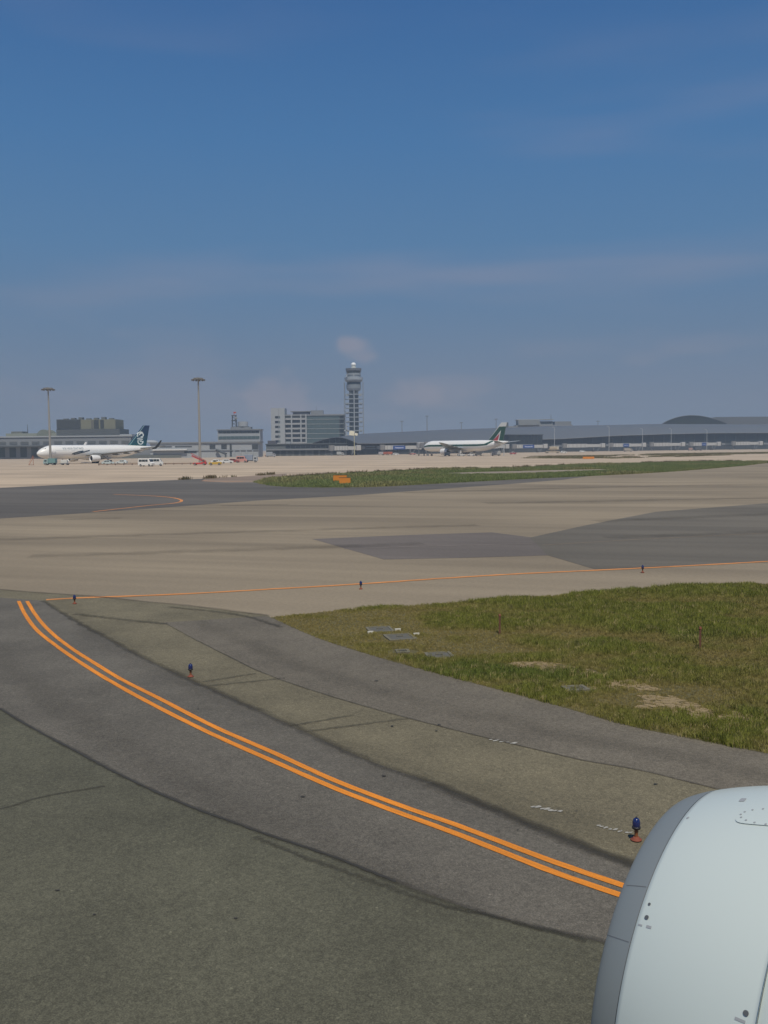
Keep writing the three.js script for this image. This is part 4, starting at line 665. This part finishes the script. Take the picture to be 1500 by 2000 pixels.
{ // rooftop buildings behind the pier
  const t = building('rear_block', 'flat grey block of stepped roofs behind the terminal, right of the red tail', 165, -955);
  part('wall', bb(-28, 30, 0, 27, -20, 0), WALL, t); part('upper_block', bb(-26, -4, 27, 32.3, -16, 2.4), std([.22, .24, .25], .8), t); part('upper_block', bb(-3.9, 10, 27, 30.8, -16, -2), WALL, t); part('upper_block', bb(12, 29, 27, 30.4, -16, -1), std([.20, .21, .22], .8), t); part('roof_slab', bb(-27, 11, 32.3, 32.9, -17, 0), WALLW, t); part('window_band', bb(-2, 9, 28.2, 29.8, -2, -1.85), GL, t); part('roof_spike', cyl(.25, .15, 5, 9, 32.8, -6, 6), WALLD, t); part('side_tower', bb(-41, -36, 0, 30, -12, 0), WALLD, t); part('link', bb(-35.98, -28.02, 0, 26, -10, -1), WALL, t);
}

// boarding bridges along the pier
{
  const BR = std([.46, .46, .45], .7), BRD = std([.24, .24, .24], .8), BLUE = std([.03, .075, .25], .5), LEG = std([.20, .21, .22], .7), RUB = std([.05, .05, .05], .8);
  const adTex = canvasTex(512, 128, (c, w, h) => { c.fillStyle = '#20468f'; c.fillRect(0, 0, w, h); c.fillStyle = '#e6ebf2'; c.font = 'bold 84px sans-serif'; c.textAlign = 'center'; c.textBaseline = 'middle'; c.fillText('Panasonic', w / 2, h / 2 + 4); });
  const AD = new THREE.MeshStandardMaterial({ map: adTex, roughness: .5 });
  const bridge = (x, z, len, ang, label, ad, y0 = 3.5) => {
    const t = thing('jet_bridge', label, 'jet bridge', [x, 0, z], ang, 'boarding bridges along the terminal pier');
    part('tunnel', bb(-len / 2, len * .05, y0 + .2, y0 + 3.2, -1.5, 1.5), BR, t); part('tunnel', bb(len * .05 + .01, len / 2 - 2.4, y0 + .45, y0 + 2.95, -1.3, 1.3), BR, t);
    part('rotunda', cyl(2.2, 2.2, 3.8, -len / 2 - 1.8, y0, 0, 16), BRD, t); part('cab', new RoundedBoxGeometry(3.4, 3.6, 4.0, 2, .3).translate(len / 2 - .6, y0 + 1.8, .4), BR, t); part('bellows', bb(len / 2 + 1.11, len / 2 + 1.9, y0 + .3, y0 + 3.3, -1.3, 2.1), RUB, t);
    part('rotunda_column', cyl(.7, .7, y0, -len / 2 - 1.8, 0, 0, 10), LEG, t);
    for (const s of [-1, 1]) part('lift_column', bb(len * .22 - .25, len * .22 + .25, .5, y0 + .4, s * 1.75 - .2, s * 1.75 + .2), LEG, t);
    for (const s of [-1, 1]) part('wheel', new THREE.CylinderGeometry(.55, .55, .4, 12).rotateX(Math.PI / 2).translate(len * .22, .55, s * 1.75), RUB, t);
    part('roof_rail', bb(-len / 2 + .3, len * .04, y0 + 3.2, y0 + 3.35, -1.2, 1.2), BRD, t); for (let k = 0; k < 5; k++) part('tunnel_rib', bb(-len / 2 + 1.5 + k * len * .11, -len / 2 + 1.75 + k * len * .11, y0 + .1, y0 + 3.3, -1.6, -1.5 + 3.1), BRD, t);
    part('stair', merge([bar([len / 2 - 3.5, y0 + .3, 2.2], [len / 2 - 6.2, .2, 2.6], .22, 4), bar([len / 2 - 3.5, y0 + 1.3, 2.2], [len / 2 - 6.2, 1.2, 2.6], .06, 4)]), LEG, t);
    if (ad) { const s = part('advert_sign', bb(-ad / 2 - len * .1, ad / 2 - len * .1, y0 + .2, y0 + 3.0, 1.65, 1.8), BLUE, t, 'blue advertising panel with white lettering'); part('lettering', new THREE.PlaneGeometry(ad * .9, ad * .9 / 4).translate(-len * .1, y0 + 1.6, 1.81), AD, s); }
  };
  bridge(-26, -652, 18, .3, 'crowded grey boarding bridge in front of the arched terminal end');
  bridge(14, -683, 26, .15, 'boarding bridge with blue advert left of the green striped airliner nose', 9.2, 3.6);
  bridge(24.5, -572, 12, 1.9, 'short grey boarding bridge touching the green striped airliner nose', 0, 4.6);
  bridge(122, -765, 25, .15, 'boarding bridge with blue advert right of the red tail', 9.6, 3.4);
  bridge(90, -740, 20, .4, 'boarding bridge just behind the red tailed airliner');
  bridge(172, -790, 32, .08, 'long boarding bridge right of the beige loader');
  bridge(214, -808, 28, .1, 'boarding bridge with small blue panel below the middle of the roof', 5, 3.6);
  bridge(254, -825, 27, .06, 'boarding bridge left of and below the dark arched gable', 0, 3.8);
  bridge(292, -838, 24, .06, 'boarding bridge with small blue panel below the dark arched gable', 4, 3.8);
  bridge(334, -848, 24, .06, 'boarding bridge right of the dark arched gable', 0, 4.0); bridge(376, -858, 26, .06, 'rightmost boarding bridge, cut by the picture edge', 0, 4.0);
}

// ---------------------------------------------------------------- vehicles on the apron
{
  const RUB = std([.03, .03, .03], .8), WIN = std([.03, .04, .045], .2), HUB = std([.35, .35, .35], .5);
  const wheels = (t, xs, w, r) => { for (const x of xs) for (const s of [-1, 1]) { const q = part('wheel', new THREE.CylinderGeometry(r, r, .22, 14).rotateX(Math.PI / 2).translate(x, r, s * (w / 2 - .1)), RUB, t); part('hub', new THREE.CylinderGeometry(r * .5, r * .5, .03, 10).rotateX(Math.PI / 2).translate(x, r, s * (w / 2 + .02)), HUB, q); } };
  const prism = (pts, w, b = .06) => new THREE.ExtrudeGeometry(new THREE.Shape(pts.map((p) => new THREE.Vector2(...p))), { depth: w - 2 * b, bevelEnabled: true, bevelSize: b, bevelThickness: b, bevelSegments: 2 }).translate(0, 0, -w / 2 + b);
  const V = (name, label, cat, pos, turn, group = 'vehicles on the apron') => thing(name, label, cat, pos, turn, group);
  const van = (label, pos, turn, c, s = 1) => { const t = V('minivan', label, 'van', pos, turn); t.scale.y = 1.16; part('body', prism([[-2.3 * s, .35], [2.2 * s, .35], [2.3 * s, .9], [1.75 * s, 1.2], [1.2 * s, 2.05], [-2.25 * s, 2.1], [-2.35 * s, 1.2]], 1.75), std(c, .35), t); for (const z of [-.885, .885]) for (const [a, b] of [[-2.0, -1.0], [-.9, .1], [.2, 1.0]]) part('side_window', bb(a * s, b * s, 1.28, 1.86, z - .01, z + .01), WIN, t); part('windscreen', prism([[1.36 * s, 1.90], [1.80 * s, 1.26], [1.84 * s, 1.28], [1.40 * s, 1.92]], 1.5, .01), WIN, t); part('rear_window', bb(-2.42 * s, -2.38 * s, 1.3, 1.85, -.7, .7), WIN, t); for (const z of [-.6, .6]) { part('headlight', bb(2.3 * s, 2.37 * s, .7, .88, z - .16, z + .16), std([.8, .8, .75], .3), t); part('tail_light', bb(-2.42 * s, -2.37 * s, .9, 1.15, z - .1, z + .1), std([.4, .03, .02], .4), t); } wheels(t, [-1.45 * s, 1.45 * s], 1.8, .34); return t; };
  const car = (label, pos, turn, c) => { const t = V('car', label, 'car', pos, turn); part('body', prism([[-2.1, .3], [2.1, .3], [2.2, .62], [2.0, .85], [1.0, .95], [.4, 1.42], [-1.1, 1.45], [-1.7, 1.0], [-2.15, .92]], 1.65), std(c, .35), t); for (const z of [-.835, .835]) for (const [a, b] of [[-1.2, -.35], [-.25, .5]]) part('side_window', bb(a, b, 1.0, 1.34, z - .01, z + .01), WIN, t); part('windscreen', prism([[.5, 1.36], [1.0, 1.0], [1.05, 1.02], [.55, 1.38]], 1.4, .01), WIN, t); for (const z of [-.55, .55]) part('headlight', bb(2.22, 2.27, .6, .75, z - .16, z + .16), std([.8, .8, .75], .3), t); wheels(t, [-1.3, 1.35], 1.7, .31); return t; };
  const boxTruck = (label, pos, turn, c, cab, L = 4.2, h = 2.3) => { const t = V('box_truck', label, 'truck', pos, turn); part('chassis', bb(-L / 2 - .1, L / 2 + 1.6, .45, .7, -.5, .5), RUB, t); part('cargo_box', new RoundedBoxGeometry(L, h, 2.2, 2, .06).translate(-.1, .75 + h / 2, 0), std(c, .5), t); const q = part('cab', prism([[L / 2 + .1, .5], [L / 2 + 1.7, .5], [L / 2 + 1.75, 1.2], [L / 2 + 1.4, 2.1], [L / 2 + .1, 2.15]], 2.0), std(cab, .4), t); part('windscreen', prism([[L / 2 + 1.5, 2.0], [L / 2 + 1.78, 1.3], [L / 2 + 1.83, 1.3], [L / 2 + 1.55, 2.02]], 1.7, .01), WIN, q); for (const z of [-1.01, 1.01]) part('side_window', bb(L / 2 + .5, L / 2 + 1.3, 1.3, 1.85, z - .01, z + .01), WIN, q); wheels(t, [-L / 2 + .8, L / 2 + .9], 2.2, .42); return t; };
  const tug = (label, pos, turn, c) => { const t = V('tow_tractor', label, 'tractor', pos, turn); part('body', prism([[-2.0, .35], [2.0, .35], [2.05, .95], [.8, 1.05], [.6, 1.0], [-1.9, .9]], 1.7), std(c, .5), t); const q = part('cab', prism([[-.7, 1.0], [.5, 1.0], [.35, 1.75], [-.65, 1.75]], 1.4), std([.5, .5, .48], .5), t); part('windscreen', bb(.44, .5, 1.15, 1.65, -.6, .6), WIN, q); for (const z of [-.72, .72]) part('side_window', bb(-.5, .3, 1.15, 1.6, z - .01, z + .01), WIN, q); wheels(t, [-1.3, 1.35], 1.75, .4); return t; };
  const loader = (label, pos, turn, c, L = 5.5, hi = 2.9) => { const t = V('belt_loader', label, 'loader', pos, turn); part('chassis', prism([[-2, .4], [2.2, .4], [2.2, .95], [.8, 1.0], [.7, .85], [-2, .8]], 1.8), std(c, .5), t); part('conveyor', new THREE.BoxGeometry(L, .35, 1.1).rotateZ(-Math.atan2(hi - .8, L)).translate(-.3, (hi + .9) / 2, -.3), std(c, .5), t); part('belt', new THREE.BoxGeometry(L - .2, .04, .9).rotateZ(-Math.atan2(hi - .8, L)).translate(-.28, (hi + .9) / 2 + .2, -.3), RUB, t); part('operator_seat', bb(1.0, 1.6, .95, 1.7, .3, .8), std([.08, .08, .08], .7), t); for (const z of [-.85, .25]) part('side_rail', bar([-.3 - L / 2, hi + .7, z], [-.3 + L / 2, 1.3, z], .05, 5), std(c, .5), t); wheels(t, [-1.4, 1.5], 1.9, .38); return t; };
  const dolly = (label, pos, turn, c, n = 1) => { const t = V('container_dolly', label, 'dolly', pos, turn); part('deck', bb(-1.7, 1.7, .5, .68, -1.1, 1.1), std([.25, .24, .2], .7), t); part('container', prism([[-1.5, .7], [1.1, .7], [1.6, 1.3], [1.6, 2.3], [-1.5, 2.3]], 2.0, .04), std(c, .5, .2), t); part('tow_bar', bar([1.7, .5, 0], [2.9, .35, 0], .05, 5), RUB, t); wheels(t, [-1.2, 1.2], 1.9, .26); return t; };

  const WHT = [.72, .73, .72];
  van('white minibus standing alone right of the left airliner tail', [-74.6, 0, -291], -.35, [.82, .82, .79], 1.08);
  van('second white van half hidden behind the lone white minibus', [-73.0, 0, -297.5], .15, WHT, .9);
  car('pale blue grey car under the left airliner wing', [-101.8, 0, -342], .1, [.50, .58, .58]);
  car('pale car parked just behind the blue grey car under the wing', [-99.0, 0, -350], 3.0, [.60, .65, .64]);
  boxTruck('teal service truck at the foot of the left light mast', [-122.0, 0, -341], 3.1, [.16, .30, .30], [.30, .42, .42], 2.6, 1.7);
  { const t = V('equipment_trailer', 'white equipment trailer behind the teal service truck', 'trailer', [-117.4, 0, -341], 0); part('deck', bb(-1.6, 1.6, .5, .7, -.9, .9), std([.3, .3, .3], .6), t); part('generator_housing', new RoundedBoxGeometry(2.4, 1.1, 1.5, 2, .12).translate(-.2, 1.25, 0), std([.62, .63, .60], .5), t); part('exhaust_stack', cyl(.08, .08, .5, -.9, 1.8, 0, 8), RUB, t); part('tow_bar', bar([-1.6, .55, 0], [-2.6, .4, 0], .05, 5), RUB, t); wheels(t, [-.9, .9], 1.8, .32); }
  { const t = V('work_platform', 'orange maintenance steps left of the left airliner nose', 'steps', [-131.6, 0, -345], .4); const O = std([.42, .15, .06], .6); for (const z of [-.5, .5]) { part('stringer', bar([.9, 2.6, z], [-.6, .1, z], .08, 6), O, t); part('handrail', bar([.9, 3.5, z], [-.6, 1.0, z], .04, 6), O, t); part('post', bar([.95, 0, z], [.95, 3.5, z], .07, 6), O, t); } for (let k = 0; k < 9; k++) part('tread', bb(-.55 + k * .165, -.33 + k * .165, .3 + k * .28, .35 + k * .28, -.48, .48), O, t); part('platform', bb(.6, 1.6, 2.6, 2.7, -.55, .55), O, t); part('base_frame', bb(-.8, 1.2, .05, .2, -.7, .7), std([.2, .12, .08], .7), t); }
  loader('red belt loader at the foot of the tallest light mast', [-60.0, 0, -302], 0, [.52, .055, .045], 5.0, 3.2);
  tug('yellow tow tractor in front of the red belt loader', [-54.6, 0, -300], .1, [.55, .36, .05]);
  car('white car behind the yellow tow tractor, left one of two', [-60.8, 0, -338], 0, WHT); car('white car behind the yellow tow tractor, right one of two', [-57.4, 0, -340], .1, [.66, .68, .68]);
  car('dark red car between the white cars and the pink van', [-57.0, 0, -352], .05, [.30, .07, .06]); van('faded pink red van left of the blue grey box truck', [-54.5, 0, -356], .05, [.60, .30, .26], .85);
  boxTruck('blue grey box truck, last in the row right of the tallest mast', [-52.2, 0, -359], .05, [.27, .32, .40], [.42, .44, .46], 3.2, 2.2);
  { const t = V('fence_barrier', 'long low brown barrier on the apron between the vehicles', 'barrier', [-82, 0, -322], 0, undefined); for (let k = 0; k < 12; k++) part('barrier_plank', bb(-17 + k * 2.9, -14.4 + k * 2.9, .25, .55, -.06, .06), std([.23, .15, .10], .9), t); for (let k = 0; k < 13; k++) part('foot', bb(-17.2 + k * 2.9, -17.02 + k * 2.9, 0, .6, -.3, .3), std([.16, .12, .1], .9), t); }
  // under and around the green striped airliner
  tug('white tug left of two under the green striped airliner wing', [43.5, 0, -517], .2, [.60, .60, .58]); tug('white tug right of two under the green striped airliner wing', [49, 0, -517], .1, [.62, .62, .60]);
  dolly('dark container dolly under the green striped airliner wing', [53, 0, -514], .0, [.10, .10, .10]); dolly('grey container dolly left of the green striped airliner engine', [36.5, 0, -530], .2, [.26, .27, .27]);
  boxTruck('grey catering truck behind the green striped airliner gear', [63.2, 0, -514], 3.14, [.33, .34, .34], [.4, .4, .4], 3.4, 2.0);
  // along the terminal front
  dolly('grey dolly left of the orange red containers under the pier', [-1.8, 0, -640], .1, [.42, .40, .42]);
  dolly('first of two orange red container dollies under the pier', [1.2, 0, -642], .2, [.42, .12, .08]); dolly('second of two orange red container dollies, nearer the white car', [4.6, 0, -642], .1, [.46, .14, .08]); car('white car right of the orange red containers under the pier', [8.6, 0, -644], .1, WHT);
  tug('pink red tug below the left blue advert', [20.5, 0, -650], .2, [.50, .20, .18]); tug('small red tug behind the tail of the green striped airliner', [84, 0, -600], .2, [.46, .09, .09]);
  boxTruck('pale van body truck in front of the dark annex doors', [-31, 0, -648], .1, [.40, .42, .42], [.45, .45, .45], 3.2, 2.0); tug('dark red tug at the left corner of the dark annex', [-80, 0, -640], .2, [.36, .12, .10]); boxTruck('grey blue truck in front of the pale pier building', [-72, 0, -585], .1, [.30, .33, .36], [.4, .4, .42], 4.2, 2.6);
  { const t = V('cargo_loader', 'beige cargo loader with raised platform right of the red tail', 'loader', [122, 0, -668], .1); const Bg = std([.42, .35, .25], .7); part('chassis', bb(-5, 5, .5, 1.4, -1.6, 1.6), Bg, t); part('platform', bb(-3.2, 4.6, 2.6, 3.1, -1.6, 1.6), Bg, t); part('scissor', merge([bar([-3, 1.4, 1.2], [3.5, 2.6, 1.2], .14, 5), bar([3.5, 1.4, 1.2], [-3, 2.6, 1.2], .14, 5), bar([-3, 1.4, -1.2], [3.5, 2.6, -1.2], .14, 5), bar([3.5, 1.4, -1.2], [-3, 2.6, -1.2], .14, 5)]), std([.3, .25, .18], .7), t); part('cargo_pallet', new RoundedBoxGeometry(5.4, 1.7, 2.6, 2, .3).translate(.4, 3.95, 0), std([.46, .39, .29], .85), t); part('operator_cab', bb(3.4, 4.9, 3.1, 4.9, -1.5, -.3), std([.5, .47, .4], .6), t); wheels(t, [-3.8, 3.8], 3.2, .5); }
  car('white car at the right end of the beige cargo loader', [130, 0, -668], .1, WHT);
  car('white car under the long boarding bridge right of the cargo loader', [158, 0, -735], 0, WHT); boxTruck('tan truck under the bridge below the middle of the roof', [200, 0, -760], .1, [.40, .36, .30], [.45, .42, .38], 5, 2.0); dolly('pinkish dolly under the bridge below the dark gable', [262, 0, -790], .1, [.45, .30, .26]); boxTruck('dark truck under the boarding bridge below the dark gable', [268, 0, -790], .1, [.10, .11, .12], [.12, .12, .13], 4.4, 2.4);
}
renderer.render(scene, camera);
